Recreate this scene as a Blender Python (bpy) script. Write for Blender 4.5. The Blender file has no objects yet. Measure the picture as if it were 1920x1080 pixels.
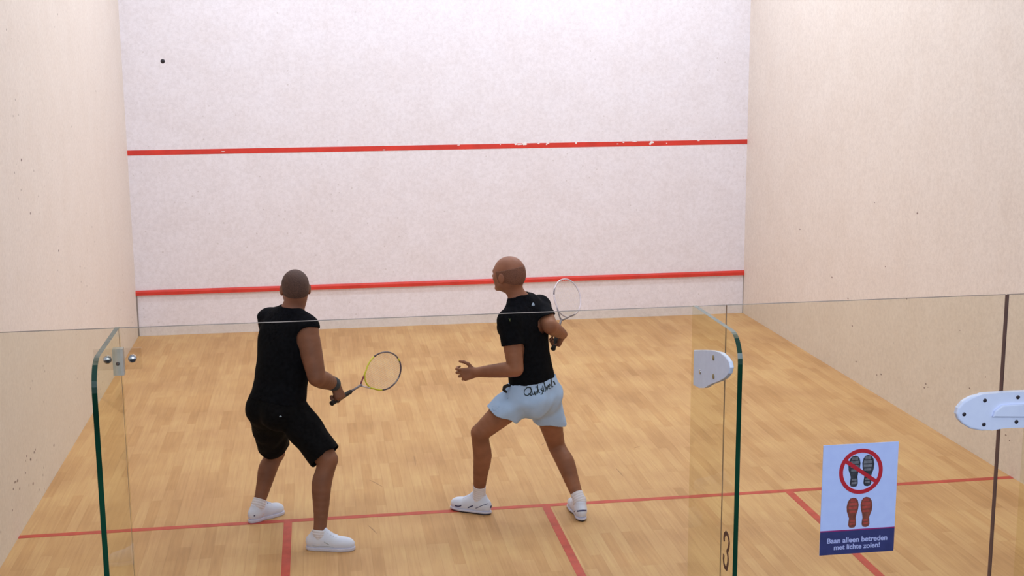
import bpy, bmesh, math, random
import numpy as np
from mathutils import Vector, Matrix
from mathutils.bvhtree import BVHTree

random.seed(7)
scene = bpy.context.scene

# ------------------------------------------------------------------ camera
CAM = np.array([1.828, -3.559, 2.868])
PITCH, ROLL, YAW, FPX = 1.387, -0.007, -0.151, 2426.955
RCAM = (Matrix.Rotation(YAW, 3, 'Z') @ Matrix.Rotation(PITCH, 3, 'X') @ Matrix.Rotation(ROLL, 3, 'Z'))
cd = bpy.data.cameras.new('camera')
cam = bpy.data.objects.new('camera', cd)
scene.collection.objects.link(cam)
cam.matrix_world = Matrix.Translation(Vector(CAM)) @ RCAM.to_4x4()
cd.sensor_fit = 'HORIZONTAL'
cd.sensor_width = 36.0
cd.lens = 36.0 * FPX / 1920.0
cd.clip_start = 0.05
scene.camera = cam
scene.view_settings.view_transform = 'Standard'
scene.view_settings.look = 'None'
scene.view_settings.gamma = 1.0
scene.view_settings.exposure = -1.05
try:
    scene.view_settings.use_curve_mapping = False
except Exception:
    pass
RC = np.array(RCAM)


def onplane(u, v, ax, val):
    """the point of the plane axis=val seen at a place of the photograph (used as a tape measure)"""
    d = RC @ np.array([(u - 960) / FPX, -(v - 540) / FPX, -1.0])
    return CAM + d * ((val - CAM[ax]) / d[ax])


def at(u, v, y):
    return onplane(u, v, 1, y)


# ------------------------------------------------------------------ world and lights
world = bpy.data.worlds.new('world')
scene.world = world
world.use_nodes = True
world.node_tree.nodes['Background'].inputs[0].default_value = (0.74, 0.83, 1.0, 1)
world.node_tree.nodes['Background'].inputs[1].default_value = 1.3


def area(name, loc, size, energy, color, rot=(0, 0, 0)):
    l = bpy.data.lights.new(name, 'AREA')
    l.shape = 'RECTANGLE'
    l.size, l.size_y = size
    l.energy = energy
    l.color = color
    o = bpy.data.objects.new(name, l)
    o.location = loc
    o.rotation_euler = rot
    scene.collection.objects.link(o)
    return o


WARM = (0.88, 0.97, 1.10)
for i, (ly, le) in enumerate(((8.1, 158), (5.6, 118), (2.9, 62))):
    for lx in (1.6, 4.8):
        area('court_light', (lx, ly, 5.55), (1.9, 0.35), le * (0.86 if lx < 3 else 1.08), WARM)
area('camera_side_fill', (2.6, -4.8, 4.2), (4.0, 1.2), 310, (0.80, 0.88, 1.0), (math.radians(66), 0, 0))  # fill lamp added behind the camera to brighten surfaces that face it

# ------------------------------------------------------------------ materials


def nt(name):
    m = bpy.data.materials.new(name)
    m.use_nodes = True
    n = m.node_tree
    b = n.nodes['Principled BSDF']
    return m, n, b


def N(n, t, **kw):
    x = n.nodes.new(t)
    for k, v in kw.items():
        if k in x.inputs:
            x.inputs[k].default_value = v
        else:
            setattr(x, k, v)
    return x


def plain(name, col, rough=0.6, metal=0.0, var=0.06, scale=40.0, spec=0.5, bump=0.0):
    """a colour with a slight procedural unevenness"""
    m, n, b = nt(name)
    tc = N(n, 'ShaderNodeTexCoord')
    no = N(n, 'ShaderNodeTexNoise', Scale=scale, Detail=3.0)
    n.links.new(tc.outputs['Object'], no.inputs['Vector'])
    r = N(n, 'ShaderNodeValToRGB')
    r.color_ramp.elements[0].position = 0.3
    r.color_ramp.elements[1].position = 0.7
    r.color_ramp.elements[0].color = tuple(c * (1 - var) for c in col) + (1,)
    r.color_ramp.elements[1].color = tuple(min(1, c * (1 + var)) for c in col) + (1,)
    n.links.new(no.outputs['Fac'], r.inputs[0])
    n.links.new(r.outputs[0], b.inputs['Base Color'])
    b.inputs['Roughness'].default_value = rough
    b.inputs['Metallic'].default_value = metal
    b.inputs['Specular IOR Level'].default_value = spec
    if bump:
        bp = N(n, 'ShaderNodeBump', Strength=bump, Distance=0.01)
        n.links.new(no.outputs['Fac'], bp.inputs['Height'])
        n.links.new(bp.outputs[0], b.inputs['Normal'])
    return m


def wall_mat(name, col, specks):
    m, n, b = nt(name)
    tc = N(n, 'ShaderNodeTexCoord')
    a = N(n, 'ShaderNodeTexNoise', Scale=3.2, Detail=6.0, Roughness=0.65)
    c = N(n, 'ShaderNodeTexNoise', Scale=70.0, Detail=2.0)
    d = N(n, 'ShaderNodeTexVoronoi', Scale=13.0)
    e = N(n, 'ShaderNodeTexNoise', Scale=1.3, Detail=2.0)
    for x in (a, c, d, e):
        n.links.new(tc.outputs['Object'], x.inputs['Vector'])
    r = N(n, 'ShaderNodeValToRGB')
    r.color_ramp.elements[0].position = 0.30
    r.color_ramp.elements[1].position = 0.62
    r.color_ramp.elements[0].color = (col[0] * .96, col[1] * .945, col[2] * .93, 1)
    r.color_ramp.elements[1].color = col + (1,)
    n.links.new(a.outputs['Fac'], r.inputs[0])
    # ball marks: sparse small grey smudges
    lt = N(n, 'ShaderNodeMath', operation='LESS_THAN')
    lt.inputs[1].default_value = 0.11
    n.links.new(d.outputs['Distance'], lt.inputs[0])
    gt = N(n, 'ShaderNodeMath', operation='GREATER_THAN')
    gt.inputs[1].default_value = 0.56
    n.links.new(e.outputs['Fac'], gt.inputs[0])
    sepc = N(n, 'ShaderNodeSeparateColor')
    n.links.new(d.outputs['Color'], sepc.inputs[0])
    g2 = N(n, 'ShaderNodeMath', operation='GREATER_THAN')
    g2.inputs[1].default_value = 0.55
    n.links.new(sepc.outputs[0], g2.inputs[0])
    m1 = N(n, 'ShaderNodeMath', operation='MULTIPLY')
    n.links.new(lt.outputs[0], m1.inputs[0])
    n.links.new(gt.outputs[0], m1.inputs[1])
    m2 = N(n, 'ShaderNodeMath', operation='MULTIPLY')
    n.links.new(m1.outputs[0], m2.inputs[0])
    n.links.new(g2.outputs[0], m2.inputs[1])
    m3 = N(n, 'ShaderNodeMath', operation='MULTIPLY')
    m3.inputs[1].default_value = specks
    n.links.new(m2.outputs[0], m3.inputs[0])
    mx = N(n, 'ShaderNodeMix', data_type='RGBA')
    mx.inputs['B'].default_value = (0.30, 0.24, 0.20, 1)
    n.links.new(m3.outputs[0], mx.inputs['Factor'])
    # fine grain of the plaster
    g1 = N(n, 'ShaderNodeTexNoise', Scale=34.0, Detail=4.0, Roughness=0.8)
    n.links.new(tc.outputs['Object'], g1.inputs['Vector'])
    rg = N(n, 'ShaderNodeValToRGB')
    rg.color_ramp.elements[0].position = 0.36
    rg.color_ramp.elements[1].position = 0.60
    rg.color_ramp.elements[0].color = (0.895, 0.885, 0.88, 1)
    rg.color_ramp.elements[1].color = (1.0, 1.0, 1.0, 1)
    n.links.new(g1.outputs['Fac'], rg.inputs[0])
    mg = N(n, 'ShaderNodeMix', data_type='RGBA', blend_type='MULTIPLY')
    mg.inputs['Factor'].default_value = 1.0
    n.links.new(r.outputs[0], mg.inputs['A'])
    n.links.new(rg.outputs[0], mg.inputs['B'])
    n.links.new(mg.outputs['Result'], mx.inputs['A'])
    n.links.new(mx.outputs['Result'], b.inputs['Base Color'])
    b.inputs['Roughness'].default_value = 0.62
    b.inputs['Specular IOR Level'].default_value = 0.25
    bp = N(n, 'ShaderNodeBump', Strength=0.12, Distance=0.004)
    n.links.new(c.outputs['Fac'], bp.inputs['Height'])
    n.links.new(bp.outputs[0], b.inputs['Normal'])
    return m


def floor_mat():
    m, n, b = nt('maple_strip_floor')
    tc = N(n, 'ShaderNodeTexCoord')
    mp = N(n, 'ShaderNodeMapping')
    mp.inputs['Rotation'].default_value = (0, 0, math.pi / 2)
    n.links.new(tc.outputs['Object'], mp.inputs['Vector'])
    br = N(n, 'ShaderNodeTexBrick')
    br.offset = 0.37
    br.offset_frequency = 3
    br.inputs['Scale'].default_value = 1.0
    br.inputs['Brick Width'].default_value = 0.52
    br.inputs['Row Height'].default_value = 0.065
    br.inputs['Mortar Size'].default_value = 0.0006
    br.inputs['Mortar Smooth'].default_value = 0.3
    br.inputs['Bias'].default_value = -0.25
    br.inputs['Color1'].default_value = (0.61, 0.37, 0.175, 1)
    br.inputs['Color2'].default_value = (0.51, 0.28, 0.12, 1)
    br.inputs['Mortar'].default_value = (0.42, 0.23, 0.10, 1)
    n.links.new(mp.outputs[0], br.inputs['Vector'])
    # large soft tone changes and fine grain along the strips
    no = N(n, 'ShaderNodeTexNoise', Scale=1.6, Detail=3.0)
    n.links.new(tc.outputs['Object'], no.inputs['Vector'])
    mp2 = N(n, 'ShaderNodeMapping')
    mp2.inputs['Scale'].default_value = (60, 3.0, 1)
    n.links.new(tc.outputs['Object'], mp2.inputs['Vector'])
    gr = N(n, 'ShaderNodeTexNoise', Scale=1.0, Detail=3.0)
    n.links.new(mp2.outputs[0], gr.inputs['Vector'])
    mx = N(n, 'ShaderNodeMix', data_type='RGBA', blend_type='OVERLAY')
    mx.inputs['Factor'].default_value = 0.35
    n.links.new(br.outputs['Color'], mx.inputs['A'])
    n.links.new(no.outputs['Color'], mx.inputs['B'])
    mx.inputs['B'].default_value = (0.5, 0.5, 0.5, 1)
    n.links.new(no.outputs['Fac'], mx.inputs['B'])
    mx2 = N(n, 'ShaderNodeMix', data_type='RGBA', blend_type='OVERLAY')
    mx2.inputs['Factor'].default_value = 0.22
    n.links.new(mx.outputs['Result'], mx2.inputs['A'])
    n.links.new(gr.outputs['Fac'], mx2.inputs['B'])
    n.links.new(mx2.outputs['Result'], b.inputs['Base Color'])
    b.inputs['Roughness'].default_value = 0.50
    b.inputs['Specular IOR Level'].default_value = 0.25
    return m


def glass_mat(name, tint, gloss=1.0):
    m = bpy.data.materials.new(name)
    m.use_nodes = True
    n = m.node_tree
    n.nodes.clear()
    out = N(n, 'ShaderNodeOutputMaterial')
    tr = N(n, 'ShaderNodeBsdfTransparent')
    tr.inputs[0].default_value = tint + (1,)
    gl = N(n, 'ShaderNodeBsdfGlossy', Roughness=0.02)
    gl.inputs[0].default_value = (0.9, 0.95, 0.9, 1)
    fr = N(n, 'ShaderNodeFresnel', IOR=1.45)
    mu = N(n, 'ShaderNodeMath', operation='MULTIPLY')
    mu.inputs[1].default_value = gloss
    ge = N(n, 'ShaderNodeNewGeometry')
    iv = N(n, 'ShaderNodeMath', operation='SUBTRACT')
    iv.inputs[0].default_value = 1.0
    n.links.new(ge.outputs['Backfacing'], iv.inputs[1])
    m0 = N(n, 'ShaderNodeMath', operation='MULTIPLY')
    n.links.new(fr.outputs[0], m0.inputs[0])
    n.links.new(iv.outputs[0], m0.inputs[1])
    n.links.new(m0.outputs[0], mu.inputs[0])
    mix = N(n, 'ShaderNodeMixShader')
    n.links.new(mu.outputs[0], mix.inputs[0])
    n.links.new(tr.outputs[0], mix.inputs[1])
    n.links.new(gl.outputs[0], mix.inputs[2])
    n.links.new(mix.outputs[0], out.inputs[0])
    return m


def skin_mat(name, c1, c2):
    m, n, b = nt(name)
    tc = N(n, 'ShaderNodeTexCoord')
    no = N(n, 'ShaderNodeTexNoise', Scale=9.0, Detail=5.0)
    n.links.new(tc.outputs['Object'], no.inputs['Vector'])
    r = N(n, 'ShaderNodeValToRGB')
    r.color_ramp.elements[0].position = 0.32
    r.color_ramp.elements[1].position = 0.68
    r.color_ramp.elements[0].color = c1 + (1,)
    r.color_ramp.elements[1].color = c2 + (1,)
    n.links.new(no.outputs['Fac'], r.inputs[0])
    n.links.new(r.outputs[0], b.inputs['Base Color'])
    b.inputs['Roughness'].default_value = 0.55
    b.inputs['Subsurface Weight'].default_value = 0.06
    b.inputs['Subsurface Radius'].default_value = (0.01, 0.004, 0.002)
    b.inputs['Specular IOR Level'].default_value = 0.3
    return m


M = {}
M['wall_side'] = wall_mat('cream_plaster', (0.785, 0.708, 0.640), 0.8)
M['wall_front'] = wall_mat('white_plaster', (0.83, 0.797, 0.845), 0.25)
M['floor'] = floor_mat()
M['red'] = plain('red_paint', (0.62, 0.035, 0.02), 0.5, var=0.10, scale=9)
M['red_floor'] = plain('red_floor_paint', (0.50, 0.065, 0.04), 0.5, var=0.15, scale=14)
M['white_paint'] = plain('white_paint', (0.85, 0.82, 0.82), 0.5)
M['seam'] = plain('dark_corner_strip', (0.28, 0.24, 0.22), 0.8)
M['ceiling'] = plain('ceiling_paint', (0.8, 0.78, 0.74), 0.8)
M['carpet'] = plain('gallery_carpet', (0.03, 0.03, 0.035), 0.95, var=0.3, scale=300)
M['glass'] = glass_mat('tempered_glass', (0.935, 0.93, 0.885), 0.30)
M['fin_glass'] = glass_mat('fin_glass', (0.955, 0.955, 0.90), 0.25)
M['acrylic'] = glass_mat('clear_acrylic', (0.95, 0.94, 0.93), 0.9)
M['glass_top'] = plain('ground_glass_edge', (0.17, 0.135, 0.11), 0.5, spec=0.2)
M['green_edge'] = plain('green_glass_edge', (0.004, 0.035, 0.018), 0.12, var=0.5, scale=4, spec=0.5)
M['grey_edge'] = plain('grey_green_glass_edge', (0.12, 0.13, 0.085), 0.4, var=0.3, spec=0.3)
M['chrome'] = plain('chrome', (0.62, 0.62, 0.66), 0.12, metal=1.0, var=0.02)
M['white_plastic'] = plain('white_plastic', (0.72, 0.78, 1.0), 0.4, var=0.02)
M['milky_plastic'] = plain('milky_plastic', (0.74, 0.80, 0.98), 0.4, var=0.03)
M['brass'] = plain('bronze_screw', (0.35, 0.26, 0.13), 0.4, metal=0.4)
M['dark_screw'] = plain('dark_screw', (0.05, 0.04, 0.05), 0.4, metal=0.5)
M['sign_white'] = plain('sign_white', (0.52, 0.62, 1.0), 0.5, var=0.03)
M['sign_blue'] = plain('sign_navy', (0.035, 0.04, 0.15), 0.5, var=0.1)
M['sign_magenta'] = plain('sign_magenta', (0.30, 0.02, 0.15), 0.5)
M['sign_red'] = plain('sign_red', (0.50, 0.015, 0.03), 0.5)
M['sign_text'] = plain('sign_text', (0.45, 0.48, 0.80), 0.5)
M['sole_black'] = plain('printed_black_sole', (0.035, 0.035, 0.045), 0.6, var=0.8, scale=60)
M['sole_grey'] = plain('printed_grey_sole', (0.16, 0.16, 0.18), 0.6, var=0.4, scale=60)
M['sole_red'] = plain('printed_red_sole', (0.38, 0.055, 0.04), 0.6, var=0.3, scale=60)
M['sole_brown'] = plain('printed_brown_sole', (0.20, 0.05, 0.03), 0.6, var=0.4, scale=60)
M['marker'] = plain('brown_marker', (0.07, 0.012, 0.01), 0.5)
M['black_cloth'] = plain('black_cotton', (0.0035, 0.004, 0.006), 0.9, var=0.5, scale=50, spec=0.08)
M['black_cloth2'] = plain('black_sport_fabric', (0.0035, 0.0035, 0.0045), 0.85, var=0.5, scale=60, spec=0.08)
M['blue_cloth'] = plain('light_blue_cotton', (0.41, 0.56, 0.84), 0.85, var=0.05, scale=20, spec=0.1)
M['skin_a'] = skin_mat('brown_skin', (0.17, 0.072, 0.044), (0.25, 0.108, 0.066))
M['skin_b'] = skin_mat('tanned_skin', (0.21, 0.085, 0.048), (0.31, 0.130, 0.075))
M['hair_a'] = plain('black_stubble', (0.068, 0.033, 0.023), 0.8, var=0.5, scale=220)
M['hair_b'] = plain('shaved_brown_hair', (0.155, 0.064, 0.038), 0.8, var=0.4, scale=220)
M['shoe_white'] = plain('white_leather', (0.70, 0.76, 1.0), 0.5, var=0.05, scale=25)
M['shoe_grey'] = plain('grey_mesh', (0.40, 0.44, 0.52), 0.7, var=0.1)
M['shoe_navy'] = plain('navy_trim', (0.05, 0.055, 0.16), 0.5)
M['rubber_white'] = plain('white_rubber', (0.62, 0.62, 0.80), 0.6)
M['rubber_dark'] = plain('dark_rubber', (0.02, 0.016, 0.03), 0.7)
M['sock'] = plain('white_sock', (0.72, 0.70, 0.80), 0.9, var=0.06, scale=60)
M['band'] = plain('dark_grey_terry', (0.035, 0.045, 0.06), 0.95, var=0.3, scale=150)
M['grip'] = plain('black_grip_tape', (0.012, 0.009, 0.009), 0.8)
M['frame_dark'] = plain('purple_black_frame', (0.07, 0.04, 0.06), 0.3)
M['frame_yellow'] = plain('yellow_frame', (0.60, 0.55, 0.03), 0.3)
M['frame_silver'] = plain('silver_frame', (0.60, 0.52, 0.55), 0.25)
M['frame_red'] = plain('maroon_frame', (0.20, 0.02, 0.04), 0.3)
M['frame_grey'] = plain('grey_frame', (0.18, 0.15, 0.17), 0.3)
M['strings'] = plain('pale_strings', (0.70, 0.62, 0.55), 0.5)
M['ball'] = plain('black_rubber_ball', (0.012, 0.010, 0.016), 0.7)
M['eye_white'] = plain('eye_white', (0.75, 0.72, 0.70), 0.3, var=0.01)
M['iris'] = plain('dark_iris', (0.03, 0.015, 0.01), 0.2)
M['tee_mark'] = plain('silver_print', (0.30, 0.38, 0.48), 0.5)
M['tee_mark2'] = plain('olive_print', (0.10, 0.12, 0.02), 0.5)
M['ink'] = plain('dark_teal_print', (0.012, 0.025, 0.035), 0.7)

# ------------------------------------------------------------------ scene helpers


def link(name, me, mat, parent=None, label=None, cat=None, group=None, kind=None):
    o = bpy.data.objects.new(name, me)
    scene.collection.objects.link(o)
    if mat is not None:
        for x in (mat if isinstance(mat, (list, tuple)) else [mat]):
            me.materials.append(x)
    if parent is not None:
        o.parent = parent
        if parent.type == 'EMPTY' or parent.matrix_basis != Matrix.Identity(4):
            o.matrix_parent_inverse = world_of(parent).inverted()
    tag(o, label, cat, group, kind)
    return o


def world_of(o):
    m = o.matrix_basis.copy()
    p = o.parent
    if p is not None:
        m = world_of(p) @ o.matrix_parent_inverse @ m
    return m


def tag(o, label=None, cat=None, group=None, kind=None):
    if label: o['label'] = label
    if cat: o['category'] = cat
    if group: o['group'] = group
    if kind: o['kind'] = kind
    return o


def empty(name, loc, label=None, cat=None, group=None):
    o = bpy.data.objects.new(name, None)
    o.location = loc
    scene.collection.objects.link(o)
    return tag(o, label, cat, group)


def bm_mesh(bm, name, smooth=False):
    me = bpy.data.meshes.new(name)
    bmesh.ops.recalc_face_normals(bm, faces=bm.faces)
    bm.to_mesh(me)
    bm.free()
    if smooth:
        me.polygons.foreach_set('use_smooth', [True] * len(me.polygons))
    return me


def add_box(bm, lo, hi, mi=0, bevel=0.0):
    g = bmesh.ops.create_cube(bm, size=1.0)
    vs = g['verts']
    lo, hi = Vector(lo), Vector(hi)
    for v in vs:
        v.co = Vector([(lo[i] + hi[i]) / 2 + v.co[i] * (hi[i] - lo[i]) for i in range(3)])
    fs = set(f for v in vs for f in v.link_faces)
    for f in fs:
        f.material_index = mi
    if bevel:
        es = list(set(e for f in fs for e in f.edges))
        bmesh.ops.bevel(bm, geom=es, offset=bevel, segments=2, affect='EDGES', profile=0.5)


def box(name, lo, hi, mat, parent=None, bevel=0.0, **kw):
    bm = bmesh.new()
    add_box(bm, lo, hi, 0, bevel)
    return link(name, bm_mesh(bm, name), mat, parent, **kw)


def prism(bm, pts, axis, a, b, mi=0):
    """extrude the outline pts (2D, in the other two axes) from a to b along axis"""
    ring = []
    for val in (a, b):
        r = []
        for p in pts:
            c = list(p)
            c.insert(axis, val)
            r.append(bm.verts.new(c))
        ring.append(r)
    n = len(pts)
    fs = [bm.faces.new(ring[0]), bm.faces.new(ring[1][::-1])]
    side = []
    for i in range(n):
        f = bm.faces.new((ring[0][i], ring[1][i], ring[1][(i + 1) % n], ring[0][(i + 1) % n]))
        side.append(f)
    for f in fs + side:
        f.material_index = mi
    return fs, side


def prism_obj(name, pts, axis, a, b, mat, parent=None, bevel=0.0, smooth=False, **kw):
    bm = bmesh.new()
    fs, side = prism(bm, pts, axis, a, b)
    if bevel:
        es = list(set(e for f in fs for e in f.edges))
        bmesh.ops.bevel(bm, geom=es, offset=bevel, segments=3, affect='EDGES', profile=0.5)
    return link(name, bm_mesh(bm, name, smooth), mat, parent, **kw)


def tube_bm(bm, pts, r, seg=8, closed=False, mi=0):
    pts = [Vector(p) for p in pts]
    n = len(pts)
    rad = r if isinstance(r, (list, tuple)) else [r] * n
    rings = []
    ref = None
    for i, p in enumerate(pts):
        if closed:
            t = (pts[(i + 1) % n] - pts[i - 1]).normalized()
        else:
            t = (pts[min(i + 1, n - 1)] - pts[max(i - 1, 0)]).normalized()
        if ref is None:
            ref = Vector((0, 0, 1)) if abs(t.z) < 0.9 else Vector((1, 0, 0))
        ref = (ref - t * ref.dot(t)).normalized()
        s = t.cross(ref)
        rings.append([bm.verts.new(p + (ref * math.cos(2 * math.pi * k / seg) + s * math.sin(2 * math.pi * k / seg)) * rad[i]) for k in range(seg)])
    m = n if closed else n - 1
    for i in range(m):
        a, b = rings[i], rings[(i + 1) % n]
        for k in range(seg):
            f = bm.faces.new((a[k], a[(k + 1) % seg], b[(k + 1) % seg], b[k]))
            f.material_index = mi
    if not closed:
        bm.faces.new(rings[0][::-1]).material_index = mi
        bm.faces.new(rings[-1]).material_index = mi


def tube(name, pts, r, mat, parent=None, seg=8, closed=False, **kw):
    bm = bmesh.new()
    tube_bm(bm, pts, r, seg, closed)
    return link(name, bm_mesh(bm, name, True), mat, parent, **kw)


def dome(name, c, r, h, direction, mat, parent=None, **kw):
    """a round bolt head: a spherical cap standing on a short collar"""
    bm = bmesh.new()
    d = Vector(direction).normalized()
    q = d.to_track_quat('Z', 'Y')
    prof = [(r * 1.0, 0), (r * 1.0, h * .35)] + [(r * math.cos(a), h * .35 + h * .65 * math.sin(a)) for a in (0.3, 0.6, 0.9, 1.2, 1.45)]
    seg = 20
    rings = []
    for rr, z in prof:
        rings.append([bm.verts.new(Vector(c) + q @ Vector((rr * math.cos(2 * math.pi * k / seg), rr * math.sin(2 * math.pi * k / seg), z))) for k in range(seg)])
    for a, b in zip(rings, rings[1:]):
        for k in range(seg):
            bm.faces.new((a[k], a[(k + 1) % seg], b[(k + 1) % seg], b[k]))
    bm.faces.new(rings[0][::-1])
    bm.faces.new(rings[-1])
    return link(name, bm_mesh(bm, name, True), mat, parent, **kw)


# ------------------------------------------------------------------ court shell
W, L, HC = 6.4, 9.75, 5.6
SL = 4.144      # near edge of the short line
box('floor', (-0.2, 0.0, -0.15), (W + 0.2, L + 0.2, 0.0), M['floor'], kind='structure')
box('floor_gallery', (-6, -14.0, -0.15), (W + 6, -0.001, -0.004), M['carpet'], kind='structure')
box('wall_left', (-0.2, 0.0, 0.0), (0.0, L + 0.2, HC), M['wall_side'], kind='structure')
box('wall_right', (W, 0.0, 0.0), (W + 0.2, L + 0.2, HC), M['wall_side'], kind='structure')
box('wall_front', (0.0, L, 0.0), (W, L + 0.2, HC), M['wall_front'], kind='structure')
box('ceiling', (-0.2, 0.0, HC), (W + 0.2, L + 0.2, HC + 0.15), M['ceiling'], kind='structure')
# thin dark strips in the front corners, up to the red strip
box('trim_1', (0.0, L - 0.012, 0.0), (0.012, L, 0.43), M['seam'], kind='structure')
box('trim_2', (W - 0.006, L - 0.006, 0.0), (W, L, 0.43), M['seam'], kind='structure')
# tin: board with a bevelled red strip on top
tin = prism_obj('trim_3', [(L, 0.423), (L - 0.022, 0.423), (L - 0.022, 0.455), (L - 0.012, 0.473), (L, 0.473)], 0, 0.0, W, M['red'], kind='structure')
# service line with chipped paint
box('trim_4', (0.0, L - 0.002, 1.838), (W, L, 1.888), M['red'], kind='structure')


def blob_on_wall(x, z, rx, rz, y, seed):
    rnd = random.Random(seed)
    return [(x + rx * math.cos(a) * rnd.uniform(.6, 1.1), z + rz * math.sin(a) * rnd.uniform(.6, 1.1)) for a in [k * math.pi / 6 for k in range(12)]]


chips = [(967, 270, 3, 1.8), (984, 269, 5, 3.6), (975, 271, 6, 1.3), (1010, 267, 2.5, 1.2), (1027, 266, 4, 1.2), (1080, 266, 2, 2.6), (1169, 267, 2, 1.2),
         (1222, 267, 5, 2.6), (1219, 270, 3, 2.2), (1250, 268.5, 1.6, .9), (1310, 263, 3, 1.2), (1025, 271, 1.8, 1), (938, 271, 1.5, .9), (418, 284, 4, .8), (720, 281, 3, .8), (1158, 270, 2, .8), (1190, 264, 6, .7), (860, 272, 3, .7)]
bm = bmesh.new()
for i, (u, v, a, b_) in enumerate(chips):
    p = at(u, v, L - 0.003)
    prism(bm, blob_on_wall(p[0], min(max(p[2], 1.842), 1.884), a / 182, b_ / 182, 0, i), 1, L - 0.0035, L - 0.002)
link('paint_chip', bm_mesh(bm, 'paint_chip'), M['white_paint'], bpy.data.objects['trim_4'], kind='stuff')

# floor lines
FZ = 0.0012
box('trim_5', (0.0, SL, 0.0), (W, SL + 0.05, FZ), M['red_floor'], kind='structure')
box('trim_6', (1.568, 2.5, 0.0), (1.618, SL, FZ), M['red_floor'], kind='structure')
box('trim_7', (3.184, 0.0, 0.0), (3.234, SL, FZ), M['red_floor'], kind='structure')
box('trim_8', (4.798, 2.5, 0.0), (4.848, SL, FZ), M['red_floor'], kind='structure')
box('trim_9', (0.0, 2.5, 0.0), (1.568, 2.55, FZ), M['red_floor'], kind='structure')
box('trim_10', (4.848, 2.5, 0.0), (W, 2.55, FZ), M['red_floor'], kind='structure')

# rubber scuffs on the floor
M['scuff'] = plain('rubber_scuff', (0.36, 0.20, 0.10), 0.6)
scuffs = [((693, 900), (716, 912)), ((1190, 840), (1200, 837)), ((1155, 878), (1168, 893)), ((776, 855), (779, 872)), ((690, 985), (706, 1000)), ((1015, 835), (1022, 830))]
bm = bmesh.new()
for a, b_ in scuffs:
    pa, pb = onplane(*a, 2, 0), onplane(*b_, 2, 0)
    d = np.array([pb[0] - pa[0], pb[1] - pa[1]])
    nrm = np.array([-d[1], d[0]]) / np.linalg.norm(d) * 0.004
    q = [pa[:2] + nrm * .4, pa[:2] * .5 + pb[:2] * .5 + nrm * 1.6, pb[:2] + nrm * .4, pb[:2] - nrm * .4, pa[:2] * .5 + pb[:2] * .5 - nrm * .3, pa[:2] - nrm * .4]
    prism(bm, [tuple(x) for x in q], 2, 0.0, 0.0006)
link('scuff_mark', bm_mesh(bm, 'scuff_mark'), M['scuff'], None, 'thin brown rubber scuffs scattered over the pale wooden floor', 'scuff marks', None, 'stuff')

# ball marks on the side walls
M['mark'] = plain('grey_ball_mark', (0.28, 0.21, 0.19), 0.8)
rnd = random.Random(3)
bm = bmesh.new()
lm_ = [(66, 843), (64, 848), (50, 855), (57, 861), (58, 862), (48, 887), (30, 903), (33, 901), (25, 917), (23, 957), (62, 907), (37, 916), (101, 835), (28, 904), (57, 400), (150, 500), (110, 470), (40, 300)]
for u, v in lm_:
    p = onplane(u, v, 0, 0.0)
    s = rnd.uniform(.006, .010)
    prism(bm, [(p[1] + s * 1.6 * math.cos(a), p[2] + s * math.sin(a)) for a in [k * math.pi / 4 for k in range(8)]], 0, 0.0, 0.0008)
link('ball_mark', bm_mesh(bm, 'ball_mark'), M['mark'], bpy.data.objects['wall_left'], kind='stuff')
bm = bmesh.new()
rm_ = [(1644, 703), (1652, 702), (1736, 720), (1740, 726), (1733, 727), (1818, 728), (1848, 707), (1675, 643), (1605, 678), (1893, 826), (1886, 816), (1598, 611), (1700, 560), (1560, 520), (1640, 380), (1500, 430), (1660, 500), (1720, 400), (1590, 560), (1800, 620), (1770, 690)]
for u, v in rm_:
    p = onplane(u, v, 0, W)
    s = rnd.uniform(.003, .008)
    prism(bm, [(p[1] + s * 1.6 * math.cos(a), p[2] + s * math.sin(a)) for a in [k * math.pi / 4 for k in range(8)]], 0, W - 0.0008, W)
link('ball_mark', bm_mesh(bm, 'ball_mark'), M['mark'], bpy.data.objects['wall_right'], kind='stuff')

# ------------------------------------------------------------------ glass back wall
GT, GH = 0.012, 2.125


def glass_panel(name, x0, x1, z0=0.0, pale0=True, pale1=True, **kw):
    """upright pane: clear faces, ground edges"""
    bm = bmesh.new()
    add_box(bm, (x0, 0.0, z0), (x1, GT, GH), 0)
    for f in bm.faces:
        c = f.calc_center_median()
        if abs(c.z - GH) < 1e-5 or abs(c.z - z0) < 1e-5:
            f.material_index = 1
        elif abs(c.x - x0) < 1e-5 or abs(c.x - x1) < 1e-5:
            pale = pale0 if abs(c.x - x0) < 1e-5 else pale1
            f.material_index = 3 if pale else 2
            if pale and abs(c.x - x1) < 1e-5:
                f.material_index = 0
    return link(name, bm_mesh(bm, name), [M['glass'], M['glass_top'], M['seam_edge'], M['seam_pale']], None, **kw)


M['seam_edge'] = plain('polished_pane_edge', (0.13, 0.07, 0.08), 0.3)
M['seam_pale'] = plain('pale_pane_edge', (0.34, 0.24, 0.18), 0.3)
XF1, XF2, XF3 = 1.2855, 2.9045, 3.965
glass_panel('wall_back', 0.0, XF1 - 0.0015, kind='structure')
glass_panel('wall_back', XF1 + 0.0015, 3.001, kind='structure')
glass_panel('wall_back', 3.8845, W, pale0=False, kind='structure')
door = glass_panel('door_1', 3.003, 3.8785, 0.008, pale1=False, kind='structure')


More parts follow.
